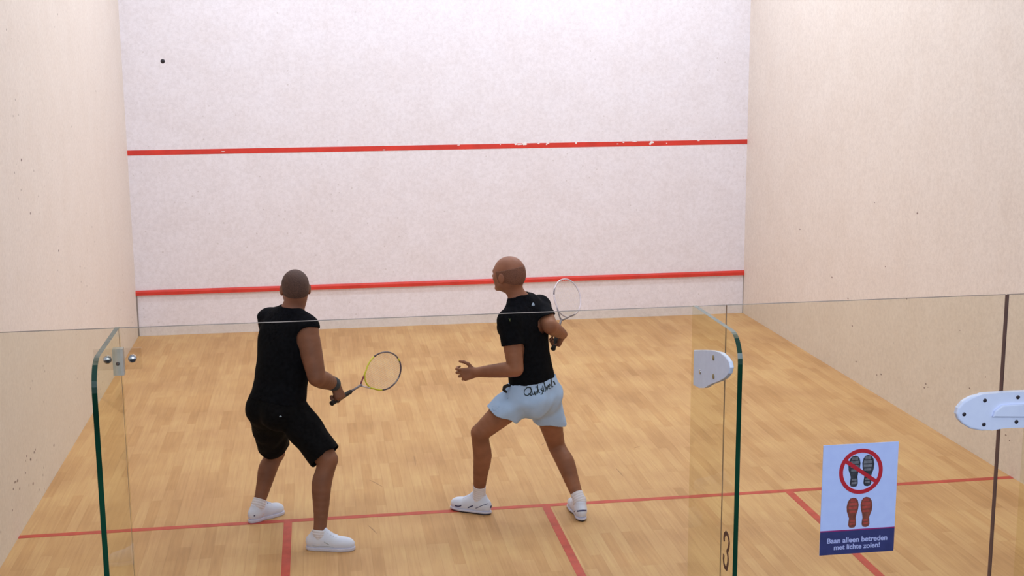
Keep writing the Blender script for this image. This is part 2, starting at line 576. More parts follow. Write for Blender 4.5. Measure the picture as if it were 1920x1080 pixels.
def fin(x, label, z0=0.0):
    r, D = 0.075, 0.416
    prof = [(-0.002, z0), (-0.002, GH + 0.004)]
    zt = GH + 0.004
    for k in range(9):
        a = math.pi / 2 * k / 8
        prof.append((-(D - r) - r * math.sin(a), zt - r + r * math.cos(a)))
    prof.append((-D, z0))
    bm = bmesh.new()
    fs, side = prism(bm, prof, 0, x - 0.0065, x + 0.0065)
    for f in fs:
        f.material_index = 0
    for f in side:
        c = f.calc_center_median()
        if c.y > -0.01:
            f.material_index = 0
        elif c.z > GH - 0.012:
            f.material_index = 1
        else:
            f.material_index = 3
    me = bm_mesh(bm, 'glass_fin')
    return link('glass_fin', me, [M['fin_glass'], M['grey_edge'], M['seam_edge2'], M['green_edge']], None, label, 'glass fin', 'glass stiffening fins of the back wall')


M['seam_edge2'] = plain('pale_silicone', (0.30, 0.27, 0.22), 0.5)
fin1 = fin(XF1, 'left glass fin with dark green edge and clear bolted clamp')
fin2 = fin(XF2, 'glass fin with green edge, white clamp and handwritten number beside the door')
fin3 = fin(XF3, 'rightmost glass fin, only its rear edge showing behind the long white hinge')

# clear clamp of the left fin: one plate each side of it, block in the middle, two chrome bolts
p0, p1 = at(174, 656, -0.016), at(267, 692, -0.016)
plate = box('clamp_plate', (p0[0], -0.014, p1[2]), (p1[0], -0.004, p0[2]), M['acrylic'], fin1, bevel=0.002)
box('clamp_block', (XF1 - 0.014, -0.03, p1[2] - 0.012), (XF1 + 0.014, -0.004, p0[2] + 0.002), M['clamp_grey'] if 'clamp_grey' in M else plain('grey_gasket', (0.48, 0.42, 0.36), 0.4), fin1)
for u, v in ((201, 675), (248, 673)):
    c = at(u, v, -0.02)
    dome('bolt', (c[0], -0.014, c[2]), 0.0115, 0.012, (0, -1, 0), M['chrome'], fin1, label='chrome dome bolt')
c = at(221, 682, -0.03)
dome('bolt', (c[0], -0.03, c[2]), 0.005, 0.004, (0, -1, 0), M['dark_screw'], fin1)

# white clamp on the fin beside the door
cx = XF2 - 0.0065


def finpts(pp, x):
    return [(p[1], p[2]) for p in [onplane(u, v, 0, x) for u, v in pp]]


outline = [(1308, 656), (1325, 656), (1342, 657), (1358, 661), (1368, 668), (1375, 678), (1377, 689), (1374, 700), (1367, 708), (1356, 714), (1340, 720), (1328, 727), (1318, 727), (1307, 722)]
pts = [(min(y, -0.004), z) for y, z in finpts(outline, cx)]
clamp = prism_obj('clamp', pts, 0, cx - 0.012, cx - 0.0002, M['milky_plastic'], fin2, bevel=0.003, label='white plastic clamp with bronze screws')
for u, v, k in ((1338, 671, 'brass'), (1338, 706, 'brass'), (1313, 697, 'chrome')):
    q = onplane(u, v, 0, cx - 0.012)
    dome('screw', (cx - 0.0119, q[1], q[2]), 0.0075, 0.003, (-1, 0, 0), M[k], clamp)

# handwritten 3 on the same fin
three = [(300, 380), (293, 330), (300, 250), (335, 205), (368, 250), (388, 330), (397, 400), (388, 490), (370, 560), (352, 590), (366, 640), (374, 720), (370, 820), (345, 940), (310, 900), (290, 830), (283, 740), (287, 640)]
pts3 = []
for a, b_ in three:
    q = onplane(1330 + a / 10.8, 980 + b_ / 10.8, 0, cx - 0.001)
    pts3.append((cx - 0.0005, q[1], q[2]))
# smooth and lay down as a marker stroke
sm = []
for i in range(len(pts3) - 1):
    for t in (0, .5):
        sm.append(tuple(np.array(pts3[i]) * (1 - t) + np.array(pts3[i + 1]) * t))
sm.append(pts3[-1])
bm = bmesh.new()
prev = None
for i, p in enumerate(sm):
    a = np.array(sm[max(i - 1, 0)])
    b_ = np.array(sm[min(i + 1, len(sm) - 1)])
    t = (b_ - a) / np.linalg.norm(b_ - a)
    nn = np.array([0, -t[2], t[1]]) * 0.0062
    v1, v2 = bm.verts.new(np.array(p) + nn), bm.verts.new(np.array(p) - nn)
    if prev:
        bm.faces.new((prev[0], prev[1], v2, v1))
    prev = (v1, v2)
g = bmesh.ops.extrude_face_region(bm, geom=list(bm.faces))
for v in [x for x in g['geom'] if isinstance(x, bmesh.types.BMVert)]:
    v.co.x += 0.0004
link('number', bm_mesh(bm, 'number'), M['marker'], fin2, label='brown handwritten number 3')

# long white hinge over the joint between door and fixed pane
ho = [(1793, 776), (1796, 765), (1806, 753), (1822, 744), (1843, 739), (1870, 737), (1900, 735), (1930, 734), (1975, 734), (1990, 745), (1992, 770), (1985, 795), (1965, 801), (1930, 801), (1900, 802), (1880, 803), (1860, 807), (1840, 808), (1820, 804), (1806, 796), (1797, 787)]
hp = [(p[0], p[2]) for p in [at(u, v, -0.02) for u, v in ho]]
hinge = prism_obj('door_hinge', hp, 1, -0.022, -0.0003, M['white_plastic'], door, bevel=0.006, smooth=False, label='long white plastic hinge with dark screws')
hr = [(p[0], p[2]) for p in [at(u, v, -0.03) for u, v in ((1866, 771), (1862, 782), (1930, 781), (1985, 779), (1985, 757), (1930, 758), (1880, 760))]]
prism_obj('hinge_knuckle', hr, 1, -0.032, -0.021, M['white_plastic'], hinge, bevel=0.004)
for u, v in ((1808, 777), (1847, 751), (1845, 796), (1909, 745), (1906, 791), (1965, 744), (1965, 790)):
    q = at(u, v, -0.023)
    dome('hinge_screw', (q[0], -0.0219, q[2]), 0.0062, 0.003, (0, -1, 0), M['dark_screw'], hinge)

# ------------------------------------------------------------------ sign on the door
SX0, SX1, SZ0, SZ1 = 3.3135, 3.553, 1.334, 1.684
sign = box('sign', (SX0, -0.003, SZ0), (SX1, -0.0004, SZ1), M['sign_white'], None,
           label='white and navy notice with crossed-out black shoe soles on the glass door', cat='sign')
sw, sh = SX1 - SX0, SZ1 - SZ0


def sp(u, v):
    return (SX0 + u * sw, SZ1 - v * sh)


box('text_band', (SX0, -0.0034, SZ0), (SX1, -0.003, SZ1 - 0.785 * sh), M['sign_blue'], sign)
box('band_line', (SX0, -0.0036, SZ1 - 0.787 * sh), (SX1, -0.003, SZ1 - 0.776 * sh), M['sign_magenta'], sign)


def sole(u, v, h, w, mirror, mats, yy):
    cx_, cz_ = sp(u, v)
    prof = [(0, .5, 0.02), (-.26, .47), (-.43, .36), (-.5, .2), (-.47, .05), (-.36, -.08), (-.28, -.18), (-.31, -.3), (-.33, -.4), (-.24, -.48), (-.02, -.5), (.2, -.48), (.29, -.4), (.28, -.3), (.24, -.18), (.29, -.05), (.40, .1), (.44, .25), (.36, .4), (.2, .48)]
    pts = [(cx_ + p[0] * w * mirror, cz_ + p[1] * h) for p in prof]
    bm = bmesh.new()
    prism(bm, pts, 1, yy - 0.0004, yy)
    # tread blocks
    for (a, b_, wd) in ((.36, .46, .5), (.24, .33, .72), (.12, .2, .72), (.0, .07, .6), (-.3, -.24, .42), (-.4, -.34, .44)):
        prism(bm, [(cx_ - wd * w / 2 * .9, cz_ + a * h), (cx_ + wd * w / 2 * .9, cz_ + a * h), (cx_ + wd * w / 2 * .9, cz_ + b_ * h), (cx_ - wd * w / 2 * .9, cz_ + b_ * h)], 1, yy - 0.0006, yy - 0.0004, 1)
    return link('shoe_sole_print', bm_mesh(bm, 'shoe_sole_print'), mats, sign)


sole(0.425, 0.247, 0.099, 0.041, 1, [M['sole_black'], M['sole_grey']], -0.003)
sole(0.60, 0.247, 0.099, 0.041, -1, [M['sole_black'], M['sole_grey']], -0.003)
sole(0.425, 0.624, 0.097, 0.041, 1, [M['sole_brown'], M['sole_red']], -0.003)
sole(0.60, 0.624, 0.097, 0.041, -1, [M['sole_brown'], M['sole_red']], -0.003)
# prohibition ring with bar
bm = bmesh.new()
ccx, ccz = sp(0.51, 0.25)
R1, R0 = 0.0695, 0.0575
sg = 48
ro = []
for yy in (-0.0042, -0.003):
    for rr in (R0, R1):
        ro.append([bm.verts.new((ccx + rr * math.cos(2 * math.pi * k / sg), yy, ccz + rr * 1.03 * math.sin(2 * math.pi * k / sg))) for k in range(sg)])
for k in range(sg):
    j = (k + 1) % sg
    bm.faces.new((ro[0][k], ro[1][k], ro[1][j], ro[0][j]))
    bm.faces.new((ro[2][k], ro[2][j], ro[3][j], ro[3][k]))
    bm.faces.new((ro[0][k], ro[0][j], ro[2][j], ro[2][k]))
    bm.faces.new((ro[1][k], ro[3][k], ro[3][j], ro[1][j]))
ba = math.radians(-35)
dx, dz = math.cos(ba), math.sin(ba)
hw = 0.006
prism(bm, [(ccx - dx * .06 - dz * hw, ccz - dz * .06 + dx * hw), (ccx + dx * .06 - dz * hw, ccz + dz * .06 + dx * hw),
           (ccx + dx * .06 + dz * hw, ccz + dz * .06 - dx * hw), (ccx - dx * .06 + dz * hw, ccz - dz * .06 - dx * hw)], 1, -0.0041, -0.0036)
link('prohibition_ring', bm_mesh(bm, 'prohibition_ring'), M['sign_red'], sign)


def text_mesh(body, width, name):
    cu = bpy.data.curves.new(name, 'FONT')
    cu.body = body
    cu.align_x = 'CENTER'
    cu.size = 0.02
    cu.offset = 0.0005
    cu.extrude = 0.0003
    o = bpy.data.objects.new('tmp', cu)
    scene.collection.objects.link(o)
    dg = bpy.context.evaluated_depsgraph_get()
    me = bpy.data.meshes.new_from_object(o.evaluated_get(dg))
    bpy.data.objects.remove(o)
    xs = [v.co.x for v in me.vertices]
    k = width / (max(xs) - min(xs))
    me.transform(Matrix.Scale(k, 4))
    return me


for body, v, wd in (('Baan alleen betreden', 0.893, 0.81), ('met lichte zolen!', 0.955, 0.62)):
    me = text_mesh(body, wd * sw, 'sign_text')
    px, pz = sp(0.5, v)
    me.transform(Matrix.Translation((px, -0.0036, pz)) @ Matrix.Rotation(math.pi / 2, 4, 'X'))
    link('sign_text', me, M['sign_text'], sign)

# ------------------------------------------------------------------ implicit-surface modelling


def unit(v):
    v = np.asarray(v, float)
    return v / np.linalg.norm(v)


class Cap:
    """tapered limb section, optionally widened along s"""
    def __init__(self, a, b, ra, rb, s=None, fs=1.0):
        self.a, self.b = np.asarray(a, float), np.asarray(b, float)
        self.ra, self.rb, self.s, self.fs = ra, rb, (None if s is None else unit(s)), fs

    def bbox(self, m):
        R = max(self.ra, self.rb) * max(1, self.fs) + m
        return np.minimum(self.a, self.b) - R, np.maximum(self.a, self.b) + R

    def __call__(self, X, Y, Z):
        d = self.b - self.a
        L2 = max(float(d @ d), 1e-12)
        px, py, pz = X - self.a[0], Y - self.a[1], Z - self.a[2]
        t = np.clip((px * d[0] + py * d[1] + pz * d[2]) / L2, 0, 1)
        px = px - t * d[0]
        py = py - t * d[1]
        pz = pz - t * d[2]
        if self.s is not None and self.fs != 1:
            k = (px * self.s[0] + py * self.s[1] + pz * self.s[2]) * (1 - 1 / self.fs)
            px = px - k * self.s[0]
            py = py - k * self.s[1]
            pz = pz - k * self.s[2]
        return np.sqrt(px * px + py * py + pz * pz) - (self.ra + (self.rb - self.ra) * t)

    def grown(self, g, gb=None):
        return Cap(self.a, self.b, self.ra + g, self.rb + (g if gb is None else gb), self.s, self.fs)


class Ell:
    def __init__(self, c, r, R=None):
        self.c, self.r = np.asarray(c, float), np.asarray(r, float)
        self.R = np.eye(3) if R is None else np.asarray(R, float)   # rows = axes

    def bbox(self, m):
        e = np.sqrt(((self.R.T * self.r) ** 2).sum(1)) + m
        return self.c - e, self.c + e

    def __call__(self, X, Y, Z):
        px, py, pz = X - self.c[0], Y - self.c[1], Z - self.c[2]
        k0 = 0
        k1 = 0
        for i in range(3):
            q = px * self.R[i, 0] + py * self.R[i, 1] + pz * self.R[i, 2]
            k0 = k0 + (q / self.r[i]) ** 2
            k1 = k1 + (q / self.r[i] ** 2) ** 2
        k0 = np.sqrt(k0)
        return k0 * (k0 - 1) / np.maximum(np.sqrt(k1), 1e-9)

    def grown(self, g, gb=None):
        return Ell(self.c, self.r + g, self.R)


def chain(pts, rs, s=None, fs=1.0, sub=3):
    pts = [np.asarray(p, float) for p in pts]
    n = len(pts)
    P2, R2 = [], []
    for i in range(n - 1):
        p0, p1, p2, p3 = pts[max(i - 1, 0)], pts[i], pts[i + 1], pts[min(i + 2, n - 1)]
        r0, r1, r2, r3 = rs[max(i - 1, 0)], rs[i], rs[i + 1], rs[min(i + 2, n - 1)]
        for k in range(sub):
            t = k / sub
            cr = lambda a, b, c, d: 0.5 * (2 * b + (c - a) * t + (2 * a - 5 * b + 4 * c - d) * t * t + (3 * b - a - 3 * c + d) * t ** 3)
            P2.append(cr(p0, p1, p2, p3))
            R2.append(cr(r0, r1, r2, r3))
    P2.append(pts[-1])
    R2.append(rs[-1])
    pts, rs = P2, R2
    return [Cap(pts[i], pts[i + 1], rs[i], rs[i + 1], s, fs) for i in range(len(pts) - 1)]


class Grid:
    def __init__(self, lo, hi, h):
        self.lo = np.asarray(lo, float)
        self.h = h
        self.n = np.ceil((np.asarray(hi) - self.lo) / h).astype(int) + 1
        self.ax = [(self.lo[i] + h * np.arange(self.n[i])).astype(np.float32) for i in range(3)]

    def full(self, v=0.2):
        return np.full(self.n, v, np.float32)

    def coords(self, sl=None):
        a = [self.ax[i][sl[i]] if sl else self.ax[i] for i in range(3)]
        return a[0][:, None, None], a[1][None, :, None], a[2][None, None, :]

    def sl(self, lo, hi):
        i0 = np.clip(np.floor((lo - self.lo) / self.h).astype(int), 0, self.n)
        i1 = np.clip(np.ceil((hi - self.lo) / self.h).astype(int) + 1, 0, self.n)
        return tuple(slice(int(a), int(b)) for a, b in zip(i0, i1))

    def add(self, f, prims, k=0.02, m=None):
        m = (k + 0.03) if m is None else m
        for p in prims:
            s = self.sl(*p.bbox(m))
            X, Y, Z = self.coords(s)
            d = np.asarray(p(X, Y, Z), np.float32)
            g = f[s]
            if k > 0:
                hh = np.clip(0.5 + 0.5 * (g - d) / k, 0, 1)
                f[s] = g * (1 - hh) + d * hh - k * hh * (1 - hh)
            else:
                f[s] = np.minimum(g, d)
        return f

    def sub(self, f, prims, k=0.01):
        for p in prims:
            s = self.sl(*p.bbox(k + 0.03))
            X, Y, Z = self.coords(s)
            d = -np.asarray(p(X, Y, Z), np.float32)
            g = f[s]
            hh = np.clip(0.5 - 0.5 * (g - d) / k, 0, 1)
            f[s] = g * (1 - hh) + d * hh + k * hh * (1 - hh)
        return f

    def plane(self, c, nrm):
        X, Y, Z = self.coords()
        n_ = unit(nrm)
        return ((X - c[0]) * n_[0] + (Y - c[1]) * n_[1] + (Z - c[2]) * n_[2]).astype(np.float32)

    def mesh(self, f, name, smooth=1):
        n = self.n
        s = f < 0
        cx = n - 1
        cnt = np.zeros(cx, np.int8)
        corners = [(i, j, k) for i in (0, 1) for j in (0, 1) for k in (0, 1)]
        for i, j, k in corners:
            cnt += s[i:n[0] - 1 + i, j:n[1] - 1 + j, k:n[2] - 1 + k]
        act = (cnt > 0) & (cnt < 8)
        I = np.argwhere(act)
        idx = -np.ones(cx, np.int32)
        idx[act] = np.arange(len(I))
        val = {c: f[I[:, 0] + c[0], I[:, 1] + c[1], I[:, 2] + c[2]].astype(float) for c in corners}
        P = np.zeros((len(I), 3))
        C = np.zeros(len(I))
        for a in corners:
            for ax in range(3):
                if a[ax] == 0:
                    b = list(a)
                    b[ax] = 1
                    b = tuple(b)
                    va, vb = val[a], val[b]
                    x = (va < 0) != (vb < 0)
                    t = np.where(x, va / np.where(x, va - vb, 1), 0)
                    pos = np.tile(np.array(a, float), (len(I), 1))
                    pos[:, ax] += t
                    P += pos * x[:, None]
                    C += x
        P = (P / C[:, None] + I) * self.h + self.lo
        quads = []
        for ax in range(3):
            u, v = (ax + 1) % 3, (ax + 2) % 3
            sa = [slice(0, n[0]), slice(0, n[1]), slice(0, n[2])]
            sb = list(sa)
            sa[ax] = slice(0, n[ax] - 1)
            sb[ax] = slice(1, n[ax])
            A, B = s[tuple(sa)], s[tuple(sb)]
            E = np.argwhere(A != B)
            inside = A[E[:, 0], E[:, 1], E[:, 2]]
            ok = (E[:, u] > 0) & (E[:, v] > 0) & (E[:, u] < n[u] - 1) & (E[:, v] < n[v] - 1)
            E, inside = E[ok], inside[ok]
            q = []
            for du, dv in ((-1, -1), (0, -1), (0, 0), (-1, 0)):
                e = E.copy()
                e[:, u] += du
                e[:, v] += dv
                q.append(idx[e[:, 0], e[:, 1], e[:, 2]])
            q = np.stack(q, 1)
            q[~inside] = q[~inside][:, ::-1]
            quads.append(q)
        Q = np.concatenate(quads)
        Q = Q[(Q >= 0).all(1)]
        for _ in range(smooth):
            S = np.zeros_like(P)
            K = np.zeros(len(P))
            for a, b in ((0, 1), (1, 2), (2, 3), (3, 0)):
                np.add.at(S, Q[:, a], P[Q[:, b]])
                np.add.at(K, Q[:, a], 1)
                np.add.at(S, Q[:, b], P[Q[:, a]])
                np.add.at(K, Q[:, b], 1)
            P = P * 0.5 + 0.5 * S / np.maximum(K, 1)[:, None]
        me = bpy.data.meshes.new(name)
        me.vertices.add(len(P))
        me.vertices.foreach_set('co', P.astype(np.float32).ravel())
        me.loops.add(len(Q) * 4)
        me.loops.foreach_set('vertex_index', Q.astype(np.int32).ravel())
        me.polygons.add(len(Q))
        me.polygons.foreach_set('loop_start', np.arange(0, len(Q) * 4, 4, dtype=np.int32))
        me.polygons.foreach_set('use_smooth', np.ones(len(Q), bool))
        me.update(calc_edges=True)
        me.validate()
        return me


def hand(side, wrist, X, Y, curls, thumb, size=1.0, spread=0.0):
    """palm and five fingers; X towards the thumb side, Y along the fingers. returns prims"""
    X, Y = unit(X), unit(Y)
    Y = unit(Y - X * (X @ Y))
    Z = np.cross(Y, X) if side == 'R' else np.cross(X, Y)
    P = lambda x, y, z: wrist + (X * x + Y * y + Z * z) * size
    palm, fing = [], []
    xs = (0.030, 0.010, -0.011, -0.030)
    lens = ((.045, .026, .021), (.048, .030, .022), (.045, .028, .021), (.036, .021, .019))
    ky = (.092, .095, .090, .081)
    for i in range(4):
        palm.append(Cap(P(xs[i] * .45, 0.005, 0), P(xs[i], ky[i] - .008, 0.001), .0150 * size, .0125 * size))
    palm.append(Ell(P(0.014, .035, -.008), (.022 * size, .034 * size, .014 * size), np.array([X, Y, Z])))
    palm.append(Ell(P(-0.020, .04, -.007), (.014 * size, .034 * size, .013 * size), np.array([X, Y, Z])))
    for i in range(4):
        a = 0
        p = P(xs[i], ky[i] - .006, 0)
        r = (.0094, .0098, .0093, .0082)[i] * size
        sp_ = spread * (1.5 - i) * .12
        for j in range(3):
            a += curls[i][j]
            d = Y * math.cos(a) - Z * math.sin(a) + X * sp_
            q = p + unit(d) * lens[i][j] * size
            r2 = r * (.93 if j < 2 else .82)
            fing.append(Cap(p, q, r, r2))
            p, r = q, r2
    t0 = P(.022, .018, -.006)
    p = t0
    r = .0128 * size
    for j, (dx_, dy_, dz_) in enumerate(thumb):
        q = p + unit(X * dx_ + Y * dy_ + Z * dz_) * (.042, .032, .026)[j] * size
        r2 = r * (.84, .9, .85)[j]
        fing.append(Cap(p, q, r, r2))
        p, r = q, r2
    return palm, fing, (X, Y, Z), P


def head_prims(c, F, U):
    F = unit(F)
    U = unit(np.asarray(U) - F * (F @ np.asarray(U)))
    R = np.cross(F, U)
    B = np.array([R, F, U])
    P = lambda r, f, u: c + R * r + F * f + U * u
    big = [Ell(P(0, -.018, .030), (.077, .096, .086), B), Ell(P(0, .022, .0), (.068, .075, .085), B),
           Ell(P(0, .028, -.052), (.055, .064, .060), B), Ell(P(0, -.052, -.012), (.062, .055, .058), B)]
    mid = [Cap(P(.050, .012, -.055), P(.014, .078, -.092), .020, .017), Cap(P(-.050, .012, -.055), P(-.014, .078, -.092), .020, .017),
           Cap(P(.030, .080, .018), P(-.030, .080, .018), .013, .013),
           Ell(P(.042, .062, -.022), (.02, .018, .018), B), Ell(P(-.042, .062, -.022), (.02, .018, .018), B),
           Ell(P(0, .086, -.058), (.026, .014, .018), B), Ell(P(0, .086, -.096), (.018, .014, .014), B)]
    fine = [Cap(P(0, .094, .008), P(0, .118, -.026), .008, .0105), Ell(P(.012, .106, -.031), (.008, .009, .007), B), Ell(P(-.012, .106, -.031), (.008, .009, .007), B),
            Cap(P(-.018, .097, -.053), P(.018, .097, -.053), .0045, .0045), Cap(P(-.016, .096, -.063), P(.016, .096, -.063), .005, .005)]
    ears = []
    for s in (1, -1):
        E = np.array([unit(R * s + F * -.35), unit(F + R * s * .35), U])
        ears.append(Ell(P(s * .083, -.014, -.004), (.008, .019, .032), E))
        ears.append(Ell(P(s * .076, -.006, -.026), (.008, .010, .012), E))
    cuts = [Ell(P(s * .031, .094, .000), (.014, .011, .009), B) for s in (1, -1)]
    cuts.append(Cap(P(-.02, .104, -.058), P(.02, .104, -.058), .0022, .0022))
    return big, mid, fine, ears, cuts, P, B


def body_prims(S):
    """S: dict of joints (numpy), all in metres"""
    pel, neck = S['pelvis'], S['neck']
    U = unit(neck - pel)
    Fc = unit(S['chest_dir'] - U * (U @ S['chest_dir']))
    Rc_ = np.cross(Fc, U)
    Fp = unit(S['hip_dir'] - U * (U @ S['hip_dir']))
    Rp = np.cross(Fp, U)
    Bp = np.array([Rp, Fp, U])
    Bc = np.array([Rc_, Fc, U])
    g = S.get('bulk', 1.0)
    LT = np.linalg.norm(neck - pel)
    T = {}
    sR, sL = S['shR'], S['shL']
    chest = pel + U * LT * .66
    torso = [Ell(pel + U * .03, (.150 * g, .105 * g, .11), Bp),
             Ell(pel - Fp * .05 + Rp * .068 - U * .04, (.082 * g, .080 * g, .088), Bp),
             Ell(pel - Fp * .05 - Rp * .068 - U * .04, (.082 * g, .080 * g, .088), Bp),
             Cap(pel + U * .10, pel + U * LT * .45, .103 * g, .108 * g, Rc_, 1.27),
             Ell(pel + U * .15 + Fc * .035, (.11 * g, .085 * g, .13), Bc),
             Ell(chest, (.150 * g, .110 * g, .185), Bc),
             Ell(chest + Rc_ * .095 - Fc * .02 + U * .02, (.058 * g, .072 * g, .13), Bc),
             Ell(chest - Rc_ * .095 - Fc * .02 + U * .02, (.058 * g, .072 * g, .13), Bc),
             Ell(chest + Rc_ * .07 + Fc * .065 + U * .05, (.075, .05, .06), Bc),
             Ell(chest - Rc_ * .07 + Fc * .065 + U * .05, (.075, .05, .06), Bc),
             Cap(sR * .62 + sL * .38, sL * .62 + sR * .38, .078 * g, .078 * g),
             Cap(sR * .9 + neck * .1 - U * .01, neck - U * .05, .050 * g, .06 * g),
             Cap(sL * .9 + neck * .1 - U * .01, neck - U * .05, .050 * g, .06 * g)]
    T['torso'] = torso
    hb = S['head'] - U * .05
    T['neck'] = [Cap(neck - U * .03, S['head'] + np.array([0, 0, -.055]) - unit(S['head_dir']) * .028, S.get('nk', .060) * g, S.get('nk', .060) * .93 * g),
                 Cap(neck - U * .0, sR * .55 + neck * .45 + U * .015, .045, .040 * g), Cap(neck - U * .0, sL * .55 + neck * .45 + U * .015, .045, .040 * g)]
    arms = []
    ua, fa = S.get('ua', .052), S.get('fa', .044)
    for s in 'RL':
        sh, el, wr = S['sh' + s], S['el' + s], S['wr' + s]
        a = unit(el - sh)
        m1 = sh + (el - sh) * .35
        m2 = sh + (el - sh) * .7
        f1 = el + (wr - el) * .28
        f2 = el + (wr - el) * .65
        arms.append(([Ell(sh + a * .01, (ua * 1.2,) * 3)] + chain([sh, m1, m2, el], [ua * 1.15, ua * 1.10, ua * .98, ua * .86])
                     + chain([el, f1, f2, wr], [ua * .84, fa * 1.06, fa * .9, fa * .66])))
    T['arms'] = arms
    legs = []
    th, ca = S.get('th', .080), S.get('ca', .052)
    for s in 'RL':
        hp_, kn, an = S['hip' + s], S['kn' + s], S['an' + s]
        kd = S['kdir' + s]
        t = unit(kn - hp_)
        bk = -unit(kd - unit(an - kn) * (kd @ unit(an - kn)))
        q1, q2 = hp_ + (kn - hp_) * .3, hp_ + (kn - hp_) * .65
        c1 = kn + (an - kn) * .15 + bk * .006
        c2 = kn + (an - kn) * .34 + bk * .018
        c3 = kn + (an - kn) * .6 + bk * .008
        c4 = kn + (an - kn) * .85
        leg = chain([hp_, q1, q2, kn], [th * 1.14, th * 1.10, th * .92, th * .74])
        leg += [Ell(kn - bk * .014, (.044, .044, .05))]
        leg += chain([kn, c1, c2, c3, c4, an], [th * .73, ca * 1.0, ca * 1.06, ca * .88, ca * .70, ca * .68])
        fd = S['fdir' + s]
        PP = S['shoe' + s]
        leg += [Cap(an, PP(.60, 0, .030), .024, .018), Cap(an, PP(.16, 0, .045), .028, .026)]
        legs.append(leg)
    T['legs'] = legs
    T['frames'] = (U, Fc, Rc_, Fp, Rp)
    return T


def shoe_at(heel, toe):
    heel, toe = np.array(heel, float), np.array(toe, float)
    F = unit(toe - heel)
    Zu = unit(np.array([0, 0, 1.0]) - F * F[2])
    Rr = np.cross(F, Zu)
    Ls = np.linalg.norm(toe - heel)
    return lambda f, r, u: heel + F * f * Ls + Rr * r + Zu * u


def bounds(prims, m=0.03):
    lo = np.min([p.bbox(m)[0] for p in prims], 0)
    hi = np.max([p.bbox(m)[1] for p in prims], 0)
    return lo, hi


def folds(G, amp, seed, scale=1.0, stretch=(1, 1, 1)):
    rnd_ = np.random.RandomState(seed)
    X, Y, Z = G.coords()
    f = 0
    for i in range(7):
        w = rnd_.uniform(-1, 1, 3) * 48 * scale * np.array(stretch)
        ph = rnd_.uniform(0, 6.28)
        f = f + np.sin(X * w[0] + Y * w[1] + Z * w[2] + ph + 1.3 * np.sin(X * 11 + Y * 9 + i) + np.sin(Z * 13 + i * 2))
    return (f * amp / 3.5).astype(np.float32)


def eyes(parent, P, B):
    for s in (1, -1):
        G = bmesh.new()
        bmesh.ops.create_uvsphere(G, u_segments=12, v_segments=8, radius=0.0115)
        for v in G.verts:
            v.co = Vector(P(s * .031, .080, .001)) + v.co
        F = Vector(B[1])
        for f in G.faces:
            if (f.calc_center_median() - Vector(P(s * .031, .080, .001))).normalized().dot(F) > .86:
                f.material_index = 1
        link('eye', bm_mesh(G, 'eye', True), [M['eye_white'], M['iris']], parent)


